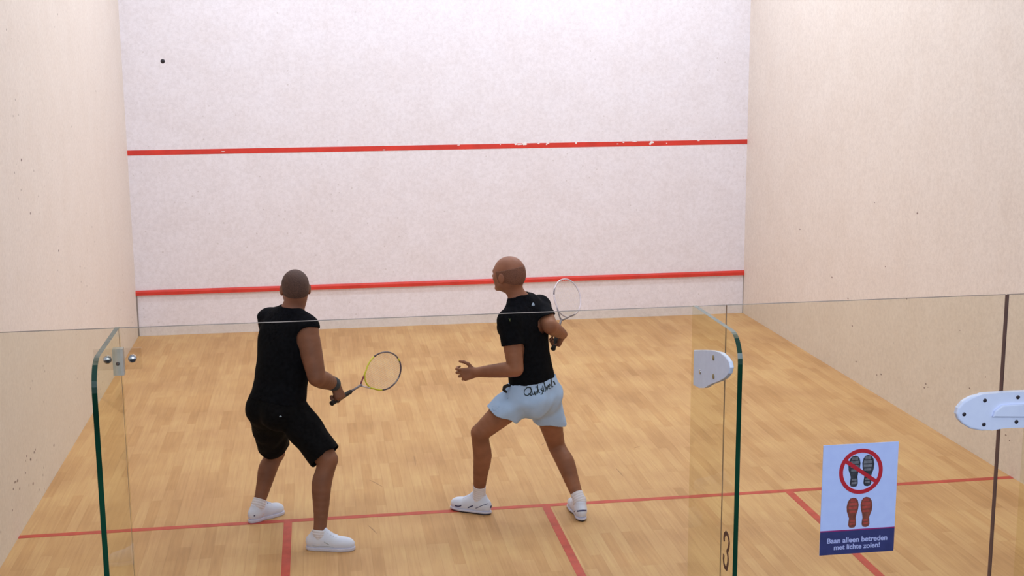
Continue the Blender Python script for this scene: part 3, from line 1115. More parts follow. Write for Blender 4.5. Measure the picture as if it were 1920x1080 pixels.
def make_shoe(person, heel, toe, ankle, side, mats, dark_sole, stripes, name='shoe', hg=1.0):
    """trainer on the floor: heel and toe are the ends of its sole; plus a sock"""
    heel = np.array(heel, float)
    toe = np.array(toe, float)
    d = toe - heel
    Ls = np.linalg.norm(d)
    F = d / Ls
    Zu = unit(np.array([0, 0, 1.0]) - F * F[2])
    Rr = np.cross(F, Zu)
    B = np.array([F, Rr, Zu])
    sgn = 1 if side == 'R' else -1
    P = lambda f, r, u: heel + F * f * Ls + Rr * r * sgn + Zu * u
    Pq = P
    an = np.array(ankle)
    up = [Ell(P(.17, 0, .045 * hg), (.055, .036, .042 * hg), B), Ell(P(.40, .002, .042 * hg), (.075, .038, .044 * hg), B),
          Ell(P(.68, -.002, .036 * hg), (.075, .044, .036 * hg), B), Ell(P(.86, -.008, .030 * hg), (.042, .036, .028 * hg), B),
          Cap(P(.20, 0, .06), P(.215, 0, .088 * hg), .036, .034), Cap(P(.30, 0, .07 * hg), P(.55, 0, .055 * hg), .034, .03),
          Cap(P(.37, 0, .098 * hg), P(.46, 0, .080 * hg), .024, .02)]
    lo, hi = bounds(up, .03)
    G = Grid(lo, hi, .0032)
    f = G.add(G.full(), up, .02)
    f = np.maximum(f, -G.plane(P(0, 0, .014), Zu))
    op = [Cap(P(.22, 0, .075), P(.235, 0, .14), .026, .036)]
    f = G.sub(f, op, .005)
    me = G.mesh(f, name, 1)
    shoe = link(name, me, mats[0], person)
    # sole
    so = [Ell(P(.17, 0, .012), (.055, .036, .05), B), Ell(P(.42, .004, .012), (.08, .036, .05), B),
          Ell(P(.69, -.002, .012), (.078, .048, .05), B), Ell(P(.87, -.008, .012), (.042, .039, .05), B)]
    lo, hi = bounds(so, .01)
    lo[2] = heel[2] - .02 if abs(F[2]) < .02 else lo[2]
    G = Grid(lo, hi, .0032)
    f = G.add(G.full(), so, .02)
    f = np.maximum(f, G.plane(P(0, 0, .0215), Zu))
    f2 = np.maximum(f, -G.plane(P(0, 0, 0.008 if dark_sole else 0.0), Zu))
    link('sole', G.mesh(f2, 'sole', 1), M['rubber_white'], shoe)
    if dark_sole:
        f3 = np.maximum(f + 0.003, -G.plane(P(0, 0, 0.0), Zu))
        f3 = np.maximum(f3, G.plane(P(0, 0, .0085), Zu))
        link('outsole', G.mesh(f3, 'outsole', 1), M['rubber_dark'], shoe)
    # trim laid over the upper by ray casting on it
    bvh = BVHTree.FromPolygons([v.co for v in me.vertices], [tuple(p.vertices) for p in me.polygons])
    bm = bmesh.new()

    def strip(samples, w, th=.0016):
        prev = None
        for (f_, u_, sd) in samples:
            if sd == 't':
                o, dr = P(f_, u_, .2), -Zu
                wv = F
            elif sd == 'b':
                o, dr = P(-.3, f_, u_), F
                wv = Zu
            else:
                o, dr = P(f_, .15 * (1 if sd == 'o' else -1), u_), -Rr * sgn * (1 if sd == 'o' else -1)
                wv = Zu
            ring = []
            for q in (-w, w):
                hit = bvh.ray_cast(Vector(o + wv * q), Vector(dr))
                if hit[0] is None:
                    ring = None
                    break
                ring.append((hit[0] - Vector(dr) * th, hit[0] + Vector(dr) * .003))
            if ring and prev:
                a, b_, c, e = [bm.verts.new(x) for x in (prev[0][0], prev[1][0], ring[1][0], ring[0][0])]
                a2, b2, c2, e2 = [bm.verts.new(x) for x in (prev[0][1], prev[1][1], ring[1][1], ring[0][1])]
                bm.faces.new((a, b_, c, e))
                bm.faces.new((e2, c2, b2, a2))
                bm.faces.new((a, e, e2, a2))
                bm.faces.new((b_, b2, c2, c))
                bm.faces.new((a, a2, b2, b_))
                bm.faces.new((e, c, c2, e2))
            prev = ring
    for sm_, w in stripes:
        strip(sm_, w)
        if len(bm.faces):
            link('shoe_trim', bm_mesh(bm, 'shoe_trim'), mats[1], shoe)
        else:
            bm.free()
        bm = bmesh.new()
    for k in range(5):
        ff = .42 + k * .055
        n0 = len(bm.verts)
        strip([(ff, -.020, 't'), (ff, -.010, 't'), (ff, 0, 't'), (ff, .010, 't'), (ff, .020, 't')], .0035, .003)
    if len(bm.faces):
        link('laces', bm_mesh(bm, 'laces'), M['shoe_white'], shoe)
    else:
        bm.free()
    return shoe, P


def make_sock(person, an, kn, foot_in, up, r):
    a = unit(kn - an)
    top = an + a * up
    pr = [Cap(foot_in, an, r * 1.02, r), Cap(an, an + a * (up + .05), r, r * 1.06)]
    lo, hi = bounds(pr, .02)
    G = Grid(lo, hi, .003)
    f = G.add(G.full(), pr, .015)
    X, Y, Z = G.coords()
    f = f + .0012 * np.sin((X * a[0] + Y * a[1] + Z * a[2]) * 420).astype(np.float32)
    f = np.maximum(f, G.plane(top, a))
    return link('sock', G.mesh(f, 'sock', 1), M['sock'], person)


def racket(name, butt, D, Nn, mats, label, width=1.0):
    """squash racket: D from butt to tip, Nn the normal of its string bed"""
    D = unit(D)
    Nn = unit(np.asarray(Nn) - D * (D @ np.asarray(Nn)))
    S = np.cross(D, Nn)
    P = lambda s, d, n=0: np.asarray(butt) + D * d + S * s + Nn * n
    root = empty(name, tuple(butt), label, 'racket')
    tube('grip', [P(0, 0), P(0, .004), P(0, .012), P(0, .10), P(0, .185), P(0, .19)], [.013, .0165, .0145, .0138, .0132, .011], M['grip'], root, 10)
    tube('shaft', [P(0, .185), P(0, .25), P(0, .292)], [.0075, .0070, .009], mats['shaft'], root, 8)
    # teardrop frame
    cen, a, b_, yb = .515, .112 * width, .170, .30
    pts = []
    half = []
    K = 26
    for k in range(K + 1):
        t = k / K
        th = -math.pi / 2 + math.pi * (0.20 + 0.80 * t)     # from lower side to the top
        x, y = a * math.cos(th), cen + b_ * math.sin(th)
        half.append((x, y))
    half = [(x * (0.93 + 0.07 * min(1, max(0, (y - .36) / .12))), y) for x, y in half]
    # lower arm from shaft to the start of the curve
    x0, y0 = half[0]
    arm = [(.006 + (x0 - .006) * (t ** .92), yb - .01 + (y0 - yb + .01) * t) for t in [k / 9 for k in range(9)]]
    right = arm + half
    full = right + [(-x, y) for x, y in right[::-1][1:]]
    n = len(full)
    colour = mats['frame']
    # frame in coloured lengths
    segs = []
    cur = None
    for i in range(n - 1):
        t = i / (n - 1)
        c = colour(t)
        if c != cur:
            segs.append([c, i, i + 1])
            cur = c
        else:
            segs[-1][2] = i + 1
    frame_mats = []
    bm = bmesh.new()
    for c, i0, i1 in segs:
        if c not in frame_mats:
            frame_mats.append(c)
        tube_bm(bm, [P(*full[i]) for i in range(i0, i1 + 1)], .0052, 8, False, frame_mats.index(c))
    link('frame', bm_mesh(bm, 'frame', True), [M[c] for c in frame_mats], root)
    # bridge closing the head
    j = 7
    xb, yb2 = right[j]
    br = []
    for k in range(13):
        t = -1 + 2 * k / 12
        br.append(P(xb * t, yb2 - .022 * (1 - t * t)))
    tube('bridge', br, .0048, M[mats['bridge']], root, 8)
    # strings: one net
    bm = bmesh.new()

    def half_w(y):
        best = 0
        for (xa, ya), (xc, yc) in zip(right, right[1:]):
            if (ya - y) * (yc - y) <= 0 and ya != yc:
                best = max(best, xa + (xc - xa) * (y - ya) / (yc - ya))
        return best
    y = yb2 + .006
    while y < cen + b_ - .008:
        w = half_w(y)
        if w > .01:
            tube_bm(bm, [P(-w, y, .0004), P(w, y, .0004)], .0006, 4)
        y += .0125
    x = -a + .010
    while x < a - .008:
        ys = [yy for yy in np.arange(yb2 - .02, cen + b_, .002) if half_w(yy) > abs(x) and (yy > yb2 - .022 * (1 - min(1, (x / xb)) ** 2) if abs(x) < xb else True)]
        if len(ys) > 4:
            tube_bm(bm, [P(x, ys[0], -.0004), P(x, ys[-1], -.0004)], .0006, 4)
        x += .0118
    link('strings', bm_mesh(bm, 'strings'), M['strings'], root)
    return root, P


def decal(name, target, strokes, origin, X, Y, nrm, width, mat, parent, th=.0012):
    """strokes: polylines in (x, y) metres around origin, projected along -nrm on the target mesh"""
    me = target.data
    bvh = BVHTree.FromPolygons([v.co for v in me.vertices], [tuple(p.vertices) for p in me.polygons])
    nrm = unit(nrm)
    bm = bmesh.new()
    for st in strokes:
        w0 = width
        dense = []
        for i in range(len(st) - 1):
            seg = max(1, int(np.linalg.norm(np.array(st[i + 1]) - np.array(st[i])) / .004))
            for k in range(seg):
                dense.append(np.array(st[i]) + (np.array(st[i + 1]) - np.array(st[i])) * k / seg)
        dense.append(np.array(st[-1]))
        prev = None
        for i, p in enumerate(dense):
            t = dense[min(i + 1, len(dense) - 1)] - dense[max(i - 1, 0)]
            t = t / (np.linalg.norm(t) + 1e-9)
            nn = np.array([-t[1], t[0]])
            w = w0 * (.65 + .5 * math.sin(math.pi * (i + .5) / len(dense)))
            ring = []
            for s in (-1, 1):
                q = p + nn * w * s
                o = origin + X * q[0] + Y * q[1] + nrm * .3
                hit = bvh.ray_cast(Vector(o), Vector(-nrm))
                if hit[0] is None:
                    ring = None
                    break
                ring.append(bm.verts.new(hit[0] + hit[1] * th if hit[1].dot(Vector(nrm)) > 0 else hit[0] - hit[1] * th))
            if ring and prev:
                try:
                    bm.faces.new((prev[0], prev[1], ring[1], ring[0]))
                except ValueError:
                    pass
            prev = ring
    me2 = bm_mesh(bm, name)
    return link(name, me2, mat, parent)


V = lambda *a: np.array(a, float)


def reach(u, v, p, length, sign=1):
    """the point in the direction of a place of the photograph that lies length away from p, beyond it"""
    lo_, hi_ = p[1], p[1] + sign * length
    for _ in range(40):
        m_ = (lo_ + hi_) / 2
        if np.linalg.norm(at(u, v, m_) - p) < length:
            lo_ = m_
        else:
            hi_ = m_
    return at(u, v, lo_)


def hdg(deg):
    """unit heading: 0 = towards the front wall, positive turns right"""
    a = math.radians(deg)
    return V(math.sin(a), math.cos(a), 0)


# ================================================================== player in black (left)
S = dict(pelvis=at(520, 757, 3.98), neck=at(545, 588, 4.05), head=at(553.5, 541, 4.08), head_dir=unit(V(-.10, 1, .12)),
         chest_dir=hdg(42), hip_dir=hdg(48), bulk=1.04, nk=.066, ua=.060, fa=.050, th=.083, ca=.054)
S['shR'] = at(574, 618, 3.93)
S['shL'] = at(506, 603, 4.17)
S['elR'] = at(594, 708, 3.84)
S['wrR'] = at(627, 741, 4.02)
S['elL'] = at(516, 690, 4.30)
S['wrL'] = at(540, 672, 4.42)
S['hipR'] = at(549, 775, 3.92)
S['hipL'] = at(500, 775, 4.05)
S['knR'] = at(614, 862, 3.78)
S['knL'] = at(516, 848, 4.36)
S['anR'] = at(604, 990, 3.655)
S['anL'] = at(497, 945, 4.235)
hlL, toL = onplane(470, 980, 2, 0), onplane(527, 961, 2, 0)
hlR, toR = onplane(576, 1029, 2, 0), onplane(664, 1031, 2, 0)
S['shoeL'], S['shoeR'] = shoe_at(hlL, toL), shoe_at(hlR, toR)
S['anL'], S['anR'] = S['shoeL'](.27, 0, .100), S['shoeR'](.27, 0, .100)
S['kdirR'], S['kdirL'] = hdg(85), hdg(40)
S['fdirR'], S['fdirL'] = hdg(95), hdg(45)
TA = body_prims(S)
U, Fc, Rc_, Fp, Rp = TA['frames']
big, mid, fine, ears, cuts, HP, HB = head_prims(S['head'], S['head_dir'], V(.02, -.1, 1))
# racket position first, the hand closes round it
buttA = at(621, 757, 3.99)
Dk = unit(reach(749, 677, buttA, .685) - buttA)
Yh = V(.55, .45, -.30)
pR = hand('R', V(0, 0, 0), Dk, Yh, ((1.1, 1.3, .9),) * 4, ((.8, .55, -.5), (.6, .5, -.6), (.2, .3, -.9)), 1.0)
_, Yh, Zh = pR[2]
S['wrR'] = buttA + Dk * .062 - Yh * .095 + Zh * .027
pR = hand('R', S['wrR'], Dk, Yh, ((1.1, 1.3, .9),) * 4, ((.8, .55, -.5), (.6, .5, -.6), (.2, .3, -.9)), 1.0)
TA = body_prims(S)
pL = hand('L', S['wrL'], V(0, 0, 1), V(.8, .4, .2), ((.5, .6, .4),) * 4, ((.6, .7, -.3), (.3, .9, -.3), (0, 1, -.2)), .98)
allp = TA['torso'] + TA['neck'] + sum(TA['arms'], []) + sum(TA['legs'], []) + big + mid + pR[0] + pR[1] + pL[0] + pL[1]
lo, hi = bounds(allp, .02)
lo[2] = max(lo[2], .012)
G = Grid(lo, hi, .0045)


def grow_body(G, T, big, mid, fine, ears, cuts, hands):
    f = G.full()
    G.add(f, T['torso'], .045)
    G.add(f, T['neck'], .035)
    for a in T['arms']:
        fa_ = G.add(G.full(), a, .005)
        k = .022
        h_ = np.clip(0.5 + 0.5 * (f - fa_) / k, 0, 1)
        f = f * (1 - h_) + fa_ * h_ - k * h_ * (1 - h_)
    for a in T['legs']:
        fa_ = G.add(G.full(), a, .005)
        k = .03
        h_ = np.clip(0.5 + 0.5 * (f - fa_) / k, 0, 1)
        f = f * (1 - h_) + fa_ * h_ - k * h_ * (1 - h_)
    G.add(f, big, .030)
    G.add(f, mid, .016)
    G.add(f, fine, .008)
    G.add(f, ears, .006)
    G.sub(f, cuts, .006)
    for pa, fi in hands:
        G.add(f, pa, .012)
        G.add(f, fi, .004)
    return f


fA = grow_body(G, TA, big, mid, fine, ears, cuts, ((pR[0], pR[1]), (pL[0], pL[1])))
meA = G.mesh(fA, 'person', 1)
person_a = link('person', meA, M['skin_a'], None, 'person in black sleeveless shirt and black shorts lunging right with a yellow racket', 'person')
eyes(person_a, HP, HB)

# stubble: thin shell over the back and sides of the head
def hair_shell(HP, big, ears, top_u, mat, parent, front=.035, name='hair', low=-.075):
    lo, hi = bounds(big, .02)
    G = Grid(lo, hi, .0028)
    f = G.add(G.full(), big, .030)
    f = f - .0028
    B = HB_
    X, Y, Z = G.coords()
    c = HP(0, 0, 0)
    fr = (X - c[0]) * B[1][0] + (Y - c[1]) * B[1][1] + (Z - c[2]) * B[1][2]
    up = (X - c[0]) * B[2][0] + (Y - c[1]) * B[2][1] + (Z - c[2]) * B[2][2]
    wob = .0012 * np.sin(fr * 140) + .001 * np.sin(up * 190)
    f = np.maximum(f, (fr - front - up * .25 + wob).astype(np.float32))
    f = np.maximum(f, (low - up + np.maximum(fr, 0) * 1.2 + wob).astype(np.float32))
    if top_u is not None:
        f = np.maximum(f, (up - top_u - (-fr) * .25 + wob).astype(np.float32))
    return link(name, G.mesh(f, name, 1), mat, parent)


HB_ = HB
hair_shell(HP, big, ears, None, M['hair_a'], person_a, front=.055)

# sleeveless shirt: loose, hem over the hips
shirt_core = [p.grown(.014) for p in TA['torso'][3:]] + [p.grown(.012) for p in TA['neck'][1:]] + [Ell(S['shR'] + U * .012, (.077, .077, .070)), Ell(S['shL'] + U * .006, (.082, .082, .078))] + [TA['torso'][0].grown(.022), Cap(S['pelvis'] + U * .20, S['pelvis'] + U * .0, .120, .138, Rc_, 1.20),
              Cap(S['pelvis'] + U * .36, S['pelvis'] + U * .2, .118, .118, Rc_, 1.30)] + [TA['torso'][1].grown(.010), TA['torso'][2].grown(.010)]
lo, hi = bounds(shirt_core, .03)
G = Grid(lo, hi, .0045)
f = G.add(G.full(), shirt_core, .04)
f = f + folds(G, .0040, 5, .8, (1, 1, .35))
inner = f + .007
f = np.maximum(f, -G.plane(S['pelvis'] + U * .018, U))
nk = S['neck'] + U * .025
f = G.sub(f, [Cap(nk - Fc * .0, nk + U * .12, .062, .072)], .006)
# armholes
for sh, el, sg_ in ((S['shR'], S['elR'], 1), (S['shL'], S['elL'], -1)):
    o = sh + Rc_ * sg_ * .010 - U * .050
    f = G.sub(f, [Ell(o + Rc_ * sg_ * .035, (.062 if sg_ > 0 else .045, .100, .082), np.array([Rc_, Fc, U]))], .006)
f = np.maximum(f, -inner)
shirtA = link('sleeveless_shirt', G.mesh(f, 'shirt', 1), M['black_cloth'], person_a)

# knee-length shorts


def shorts(S, T, hem, width, thick, seed, name, mat, parent, waist_up, amp=.004, extra=(), flare=1.0, hemn=None):
    U, Fc, Rc_, Fp, Rp = T['frames']
    core = [T['torso'][0].grown(.020), T['torso'][1].grown(.018), T['torso'][2].grown(.018), Cap(S['pelvis'] + U * (waist_up + .06), S['pelvis'], .112, .118, Rp, 1.22)] + list(extra)
    legs = []
    for s in 'RL':
        h_, k_ = S['hip' + s], S['kn' + s]
        d = unit(k_ - h_)
        e = h_ + (k_ - h_) * (hem[s] + .35)
        m_ = h_ + (k_ - h_) * .35
        legs.append((h_ + (k_ - h_) * hem[s], d, [Cap(h_, m_, width * 1.06, width * 1.02), Cap(m_, e, width * 1.02, width * flare * (1.0 + .08))]))
    allp = core + legs[0][2] + legs[1][2]
    lo, hi = bounds(allp, .03)
    G = Grid(lo, hi, .0045)
    fo = folds(G, amp, seed, 1.0)
    f = G.add(G.full(), core, .035)
    inner = f.copy()
    for i, (c, d, pr) in enumerate(legs):
        g = G.add(G.full(), pr, .03)
        gi = g.copy()
        n_ = d if hemn is None else unit(hemn['RL'[i]])
        g = np.maximum(g, G.plane(c, n_) + fo * .6)
        for (A_, Bf) in ((f, g), (inner, gi)):
            kk = .03
            hh = np.clip(0.5 + 0.5 * (A_ - Bf) / kk, 0, 1)
            res = A_ * (1 - hh) + Bf * hh - kk * hh * (1 - hh)
            A_[...] = res
    f = f + fo
    inner = inner + fo + thick
    f = np.maximum(f, G.plane(S['pelvis'] + U * waist_up, U))
    f = np.maximum(f, -inner)
    return link(name, G.mesh(f, name, 1), mat, parent), G


shortsA, _ = shorts(S, TA, {'R': .93, 'L': .80}, .098, .008, 11, 'shorts', M['black_cloth2'], person_a, .06, flare=.93)
# wristband
a_ = unit(S['elR'] - S['wrR'])
bm = bmesh.new()
tube_bm(bm, [S['wrR'] + a_ * t for t in (.002, .008, .034, .062, .068)], [.036, .041, .043, .045, .040], 20)
link('wristband', bm_mesh(bm, 'wristband', True), M['band'], person_a, label='dark grey terry wristband')
# shoes and socks
hl, to = hlL, toL
navy = [([(0.03, .052, 'o'), (0.05, .052, 'o'), (.075, .052, 'o')], .004), ([(.36, .03, 'o'), (.42, .04, 'o'), (.48, .05, 'o')], .0025)]
shoeL, PL = make_shoe(person_a, hl, to, S['anL'], 'L', (M['shoe_white'], M['shoe_navy']), False,
                      [([(0.02, .050, 'i'), (0.05, .050, 'i')], .004), ([(.50, -.025, 't'), (.50, -.01, 't'), (.50, .01, 't')], .004), ([(.10, .05, 'o'), (.13, .05, 'o')], .004)], hg=1.12)
hl2, to2 = hlR, toR
shoeR, PR = make_shoe(person_a, hl2, to2, S['anR'], 'R', (M['shoe_white'], M['shoe_grey']), False,
                      [([(.15, .035, 'o'), (.3, .030, 'o'), (.45, .034, 'o'), (.6, .03, 'o')], .0012), ([(.40, .06, 'o'), (.5, .045, 'o')], .003)], hg=1.12)
for s, PP in (('R', PR), ('L', PL)):
    make_sock(person_a, S['an' + s], S['kn' + s], PP(.27, 0, .05), .018 if s == 'R' else .035, .0395)
# cap little print on the shorts
decal('shorts_logo', shortsA, [[(-.006, 0), (0, .004), (.006, 0)]], at(530, 777, 3.86), V(1, 0, 0), V(0, 0, 1), V(-.15, -1, .1), .003, M['tee_mark'], person_a)


def colA(t):
    # yellow near the throat, dark with maroon round the head
    if t < .07: return 'frame_red'
    if t < .235: return 'frame_yellow'
    if t < .30: return 'frame_dark'
    if t < .47: return 'frame_grey'
    if t < .50: return 'frame_yellow'
    if t < .62: return 'frame_dark'
    if t < .70: return 'frame_grey'
    if t < .79: return 'frame_dark'
    if t < .91: return 'frame_yellow'
    return 'frame_silver'


rkA, RP = racket('squash_racket', buttA, Dk, np.cross(V(-.50, -.1, .86), Dk), dict(shaft=M['frame_grey'], frame=colA, bridge='frame_yellow'),
                 'yellow and purple squash racket in the right hand of the player in black shorts')

# ================================================================== player in light blue shorts (right)
S2 = dict(pelvis=at(1001, 735, 4.02), neck=at(975, 563, 4.06), head=at(953, 515, 4.07), head_dir=unit(V(-.66, .75, .04)),
          chest_dir=hdg(-48), hip_dir=hdg(-42), bulk=.94, ua=.0535, fa=.042, th=.073, ca=.053)
S2['shL'] = at(955, 603, 3.93)
S2['shR'] = at(1011, 575, 4.20)
S2['elL'] = at(967, 692, 3.86)
S2['wrL'] = at(893, 698, 3.94)
S2['elR'] = at(1031, 612, 3.95)
S2['wrR'] = at(1047, 636, 4.17)
S2['hipL'] = at(972, 748, 3.96)
S2['hipR'] = at(1021, 748, 4.07)
S2['knL'] = at(900, 812, 3.98)
S2['knR'] = at(1043, 835, 4.17)
S2['anL'] = at(897, 925, 4.13)
S2['anR'] = at(1084, 938, 3.95)
hmL, tmL = onplane(919, 964, 2, 0), onplane(846, 953, 2, 0)
hmR, tmR = onplane(1092, 978, 2, 0), onplane(1074, 947, 2, 0)
tmR = hmR + unit(tmR - hmR) * .29
S2['shoeL'], S2['shoeR'] = shoe_at(hmL, tmL), shoe_at(hmR, tmR)
S2['anL'], S2['anR'] = S2['shoeL'](.27, 0, .105), S2['shoeR'](.27, 0, .105)
S2['kdirL'], S2['kdirR'] = hdg(-60), hdg(-25)
S2['fdirL'], S2['fdirR'] = hdg(-85), hdg(-8)
TB = body_prims(S2)
U, Fc, Rc_, Fp, Rp = TB['frames']
big, mid, fine, ears, cuts, HP, HB = head_prims(S2['head'], S2['head_dir'], V(-.08, -.05, 1))
HB_ = HB
buttB = at(1037, 655, 4.14)
DkB = unit(reach(1072, 528, buttB, .685) - buttB)
YhB = V(-.15, .6, -.7)
pR = hand('R', V(0, 0, 0), DkB, YhB, ((1.1, 1.3, .9),) * 4, ((.8, .55, -.5), (.6, .5, -.6), (.2, .3, -.9)), .95)
_, YhB, ZhB = pR[2]
S2['wrR'] = buttB + DkB * .062 - YhB * .090 + ZhB * .026
pR = hand('R', S2['wrR'], DkB, YhB, ((1.1, 1.3, .9),) * 4, ((.8, .55, -.5), (.6, .5, -.6), (.2, .3, -.9)), .95)
TB = body_prims(S2)
print('WR', S['wrR'], S['elR'], S2['wrR'], S2['elR'])
pL = hand('L', S2['wrL'], V(-.15, .1, 1), unit(V(-1, .12, -.12)), ((.8, 1.0, .7), (.9, 1.1, .7), (1.0, 1.1, .7), (1.1, 1.1, .7)), ((.8, .5, -.2), (.5, .8, -.25), (.2, .9, -.35)), .98, .7)
allp = TB['torso'] + TB['neck'] + sum(TB['arms'], []) + sum(TB['legs'], []) + big + mid + pR[0] + pR[1] + pL[0] + pL[1]
lo, hi = bounds(allp, .02)
lo[2] = max(lo[2], .012)
G = Grid(lo, hi, .0045)
fB = grow_body(G, TB, big, mid, fine, ears, cuts, ((pR[0], pR[1]), (pL[0], pL[1])))
meB = G.mesh(fB, 'person', 1)
person_b = link('person', meB, M['skin_b'], None, 'bald person in black t-shirt and light blue shorts standing nearer the glass door', 'person')
eyes(person_b, HP, HB)
hair_shell(HP, big, ears, .040, M['hair_b'], person_b, front=.03)

# t-shirt with short sleeves
tee_core = [p.grown(.012) for p in TB['torso'][3:]] + [p.grown(.012) for p in TB['neck'][1:]] + [TB['torso'][0].grown(.012), Cap(S2['pelvis'] + U * .24, S2['pelvis'] + U * .03, .112, .130, Rc_, 1.24)]
sleeves = []
for s, ln in (('L', .50), ('R', .85)):
    sh, el = S2['sh' + s], S2['el' + s]
    c = sh + (el - sh) * ln
    cut = unit(el - sh)
    if s == 'R':
        c, cut = at(1033, 594, 4.08), unit(V(.30, -.40, -.85))
    sleeves.append((c, cut, [Ell(sh, (.073,) * 3), Cap(sh, sh + (el - sh) * .9, .070, .066)]))
lo, hi = bounds(tee_core + sleeves[0][2] + sleeves[1][2], .03)
G = Grid(lo, hi, .0045)
f = G.add(G.full(), tee_core, .04)
inner = f.copy()
for c, d, pr in sleeves:
    g = G.add(G.full(), pr, .02)
    gi = g.copy()
    g = np.maximum(g, G.plane(c, d))
    for (A_, Bf) in ((f, g), (inner, gi)):
        kk = .025
        hh = np.clip(0.5 + 0.5 * (A_ - Bf) / kk, 0, 1)
        A_[...] = A_ * (1 - hh) + Bf * hh - kk * hh * (1 - hh)
fo = folds(G, .0025, 21, .9, (1, 1, .5))
f = f + fo
inner = inner + fo + .007
f = np.maximum(f, -G.plane(S2['pelvis'] + U * .075, U))
nk = S2['neck'] + U * .012
f = G.sub(f, [Cap(nk + U * .02, nk + U * .12 - Fc * .0, .056, .066)], .006)
f = np.maximum(f, -inner)
teeB = link('t_shirt', G.mesh(f, 'tee', 1), M['black_cloth'], person_b)
decal('shirt_logo', teeB, [[(-.007, -.008), (0, .006), (.006, -.006), (.0, -.01)]], at(1000, 572, 3.9), V(1, 0, 0), V(0, 0, 1), V(-.15, -1, .15), .004, M['tee_mark'], person_b)
decal('sleeve_logo', teeB, [[(-.006, .006), (0, -.002), (.006, .004)], [(0, -.004), (.003, -.012)]], at(954, 601, 3.8), V(1, 0, 0), V(0, 0, 1), V(-.25, -1, .1), .002, M['tee_mark2'], person_b)

shortsB, _ = shorts(S2, TB, {'R': .48, 'L': .44}, .093, .008, 31, 'shorts', M['blue_cloth'], person_b, .085, amp=.0055,
                    extra=[Cap(S2['pelvis'] + U * .12, S2['pelvis'] - U * .03, .115, .130, Rp, 1.22)], flare=1.05,
                    hemn={'R': V(-.05, .05, -1), 'L': unit(V(-.55, .0, -1))})
# brush script across the seat of the shorts
q0 = at(986, 731, 3.86)
q1 = at(1048, 715, 4.0)
Xd = unit(V(1, 0, .22))
Yd = V(0, 0, 1)
k_ = .0031   # metres per pixel of the lettering
raw = [
    [(2, 3), (3, 7), (8, 11), (13, 9), (15, 3), (13, -2), (8, -5), (4, -3), (2, 1), (2, 3)], [(10, -1), (13, -5), (16, -7)],
    [(16, 1), (16, -4), (19, -6), (20, -2)], [(20, 0), (21, -6), (22, -8)],
    [(23, 0), (23, -7)], [(23, 5), (23, 9)],
    [(26, 11), (26, -6)], [(29, 2), (26, -2), (30, -6)],
    [(34, 2), (31, 1), (35, -4), (34, -9), (31, -9)],
    [(35, 6), (36, 0), (37, -6)], [(37, 14), (39, 5), (40, -5), (39, -7)],
    [(41, 3), (43, -5), (45, 4)], [(46, 0), (49, 2), (48, 5), (46, 3), (47, -3), (50, -4)],
    [(51, 16), (52, 6), (52, 0)], [(52, 3), (53, -3), (55, -1)], [(55, 8), (58, 4), (59, 0)]]
strk = [[(a * k_ * 1.13, b * k_ * 1.05) for a, b in st] for st in raw]
decal('lettering', shortsB, strk, at(983, 742, 3.7), Xd, Yd, V(-.12, -1, .22), .0032, M['ink'], person_b)
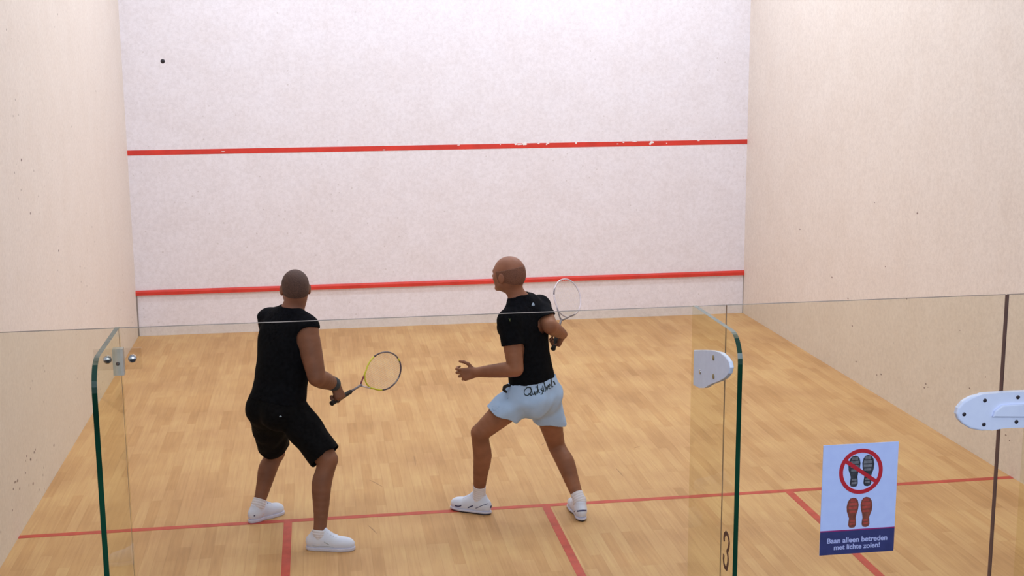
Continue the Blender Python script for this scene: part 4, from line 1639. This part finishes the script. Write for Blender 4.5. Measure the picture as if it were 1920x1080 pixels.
# drawstring bow at the waist
w0 = at(936, 713, 3.86)
bvh = BVHTree.FromPolygons([v.co for v in shortsB.data.vertices], [tuple(p.vertices) for p in shortsB.data.polygons])
hit = bvh.find_nearest(Vector(at(936, 716, 3.95)))
h0 = np.array(hit[0]) + np.array([-.01, -.012, 0])
tube('drawstring', [h0 + V(.025, -.006, .012), h0 + V(.005, -.012, .016), h0 + V(-.014, -.010, .006), h0 + V(-.018, -.008, -.012), h0 + V(-.008, -.010, -.022), h0 + V(.004, -.012, -.030)], [.006, .011, .012, .010, .008, .004], M['grip'], person_b, 8)
decal('shorts_logo', shortsB, [[(0, .005), (.004, .001), (0, -.003), (.004, -.006)]], at(914, 755, 3.7), V(1, 0, 0), V(0, 0, 1), V(-.3, -1, .1), .002, M['ink'], person_b)

hl, to = hmL, tmL
shoeL, PL = make_shoe(person_b, hl, to, S2['anL'], 'L', (M['shoe_white'], M['shoe_navy']), True,  # chunky trainers
                      [([(.02, .075, 'o'), (.08, .07, 'o'), (.17, .06, 'o'), (.26, .045, 'o'), (.3, .04, 'o')], .0022), ([(.36, .055, 'o'), (.42, .048, 'o'), (.5, .035, 'o')], .0040),
                       ([(.66, .045, 'o'), (.74, .036, 'o'), (.84, .036, 'o')], .0045), ([(-.01, .05, 'b'), (0, .05, 'b'), (.01, .05, 'b')], .008)], hg=1.2)
hl2, to2 = hmR, tmR
shoeR, PR = make_shoe(person_b, hl2, to2, S2['anR'], 'R', (M['shoe_white'], M['shoe_navy']), True,  # chunky trainers
                      [([(-.03, .062, 'b'), (-.02, .068, 'b'), (-.01, .071, 'b'), (0, .072, 'b'), (.01, .071, 'b'), (.02, .068, 'b'), (.03, .062, 'b')], .004), ([(.12, .06, 'i'), (.2, .045, 'i'), (.3, .035, 'i')], .003)], hg=1.15)
for s, PP in (('R', PR), ('L', PL)):
    make_sock(person_b, S2['an' + s], S2['kn' + s], PP(.27, 0, .05), .055 if s == 'R' else .088, .0385)


def colB(t):
    if t < .16: return 'frame_grey'
    if t < .42: return 'frame_silver'
    if t < .55: return 'frame_silver'
    if t < .74: return 'frame_silver'
    if t < .78: return 'frame_grey'
    if t < .9: return 'frame_silver'
    return 'frame_grey'


rkB, _ = racket('squash_racket', buttB, DkB, np.cross(V(.76, .62, -.05), DkB), dict(shaft=M['frame_grey'], frame=colB, bridge='frame_silver'),
                'pale grey squash racket raised behind the bald player', .95)

# ------------------------------------------------------------------ ball in flight
bm = bmesh.new()
bmesh.ops.create_icosphere(bm, subdivisions=3, radius=0.020)
ball = link('squash_ball', bm_mesh(bm, 'squash_ball', True), M['ball'], None, 'small black ball in the air before the upper left wall', 'ball')
ball.location = tuple(at(305, 115, 8.6))
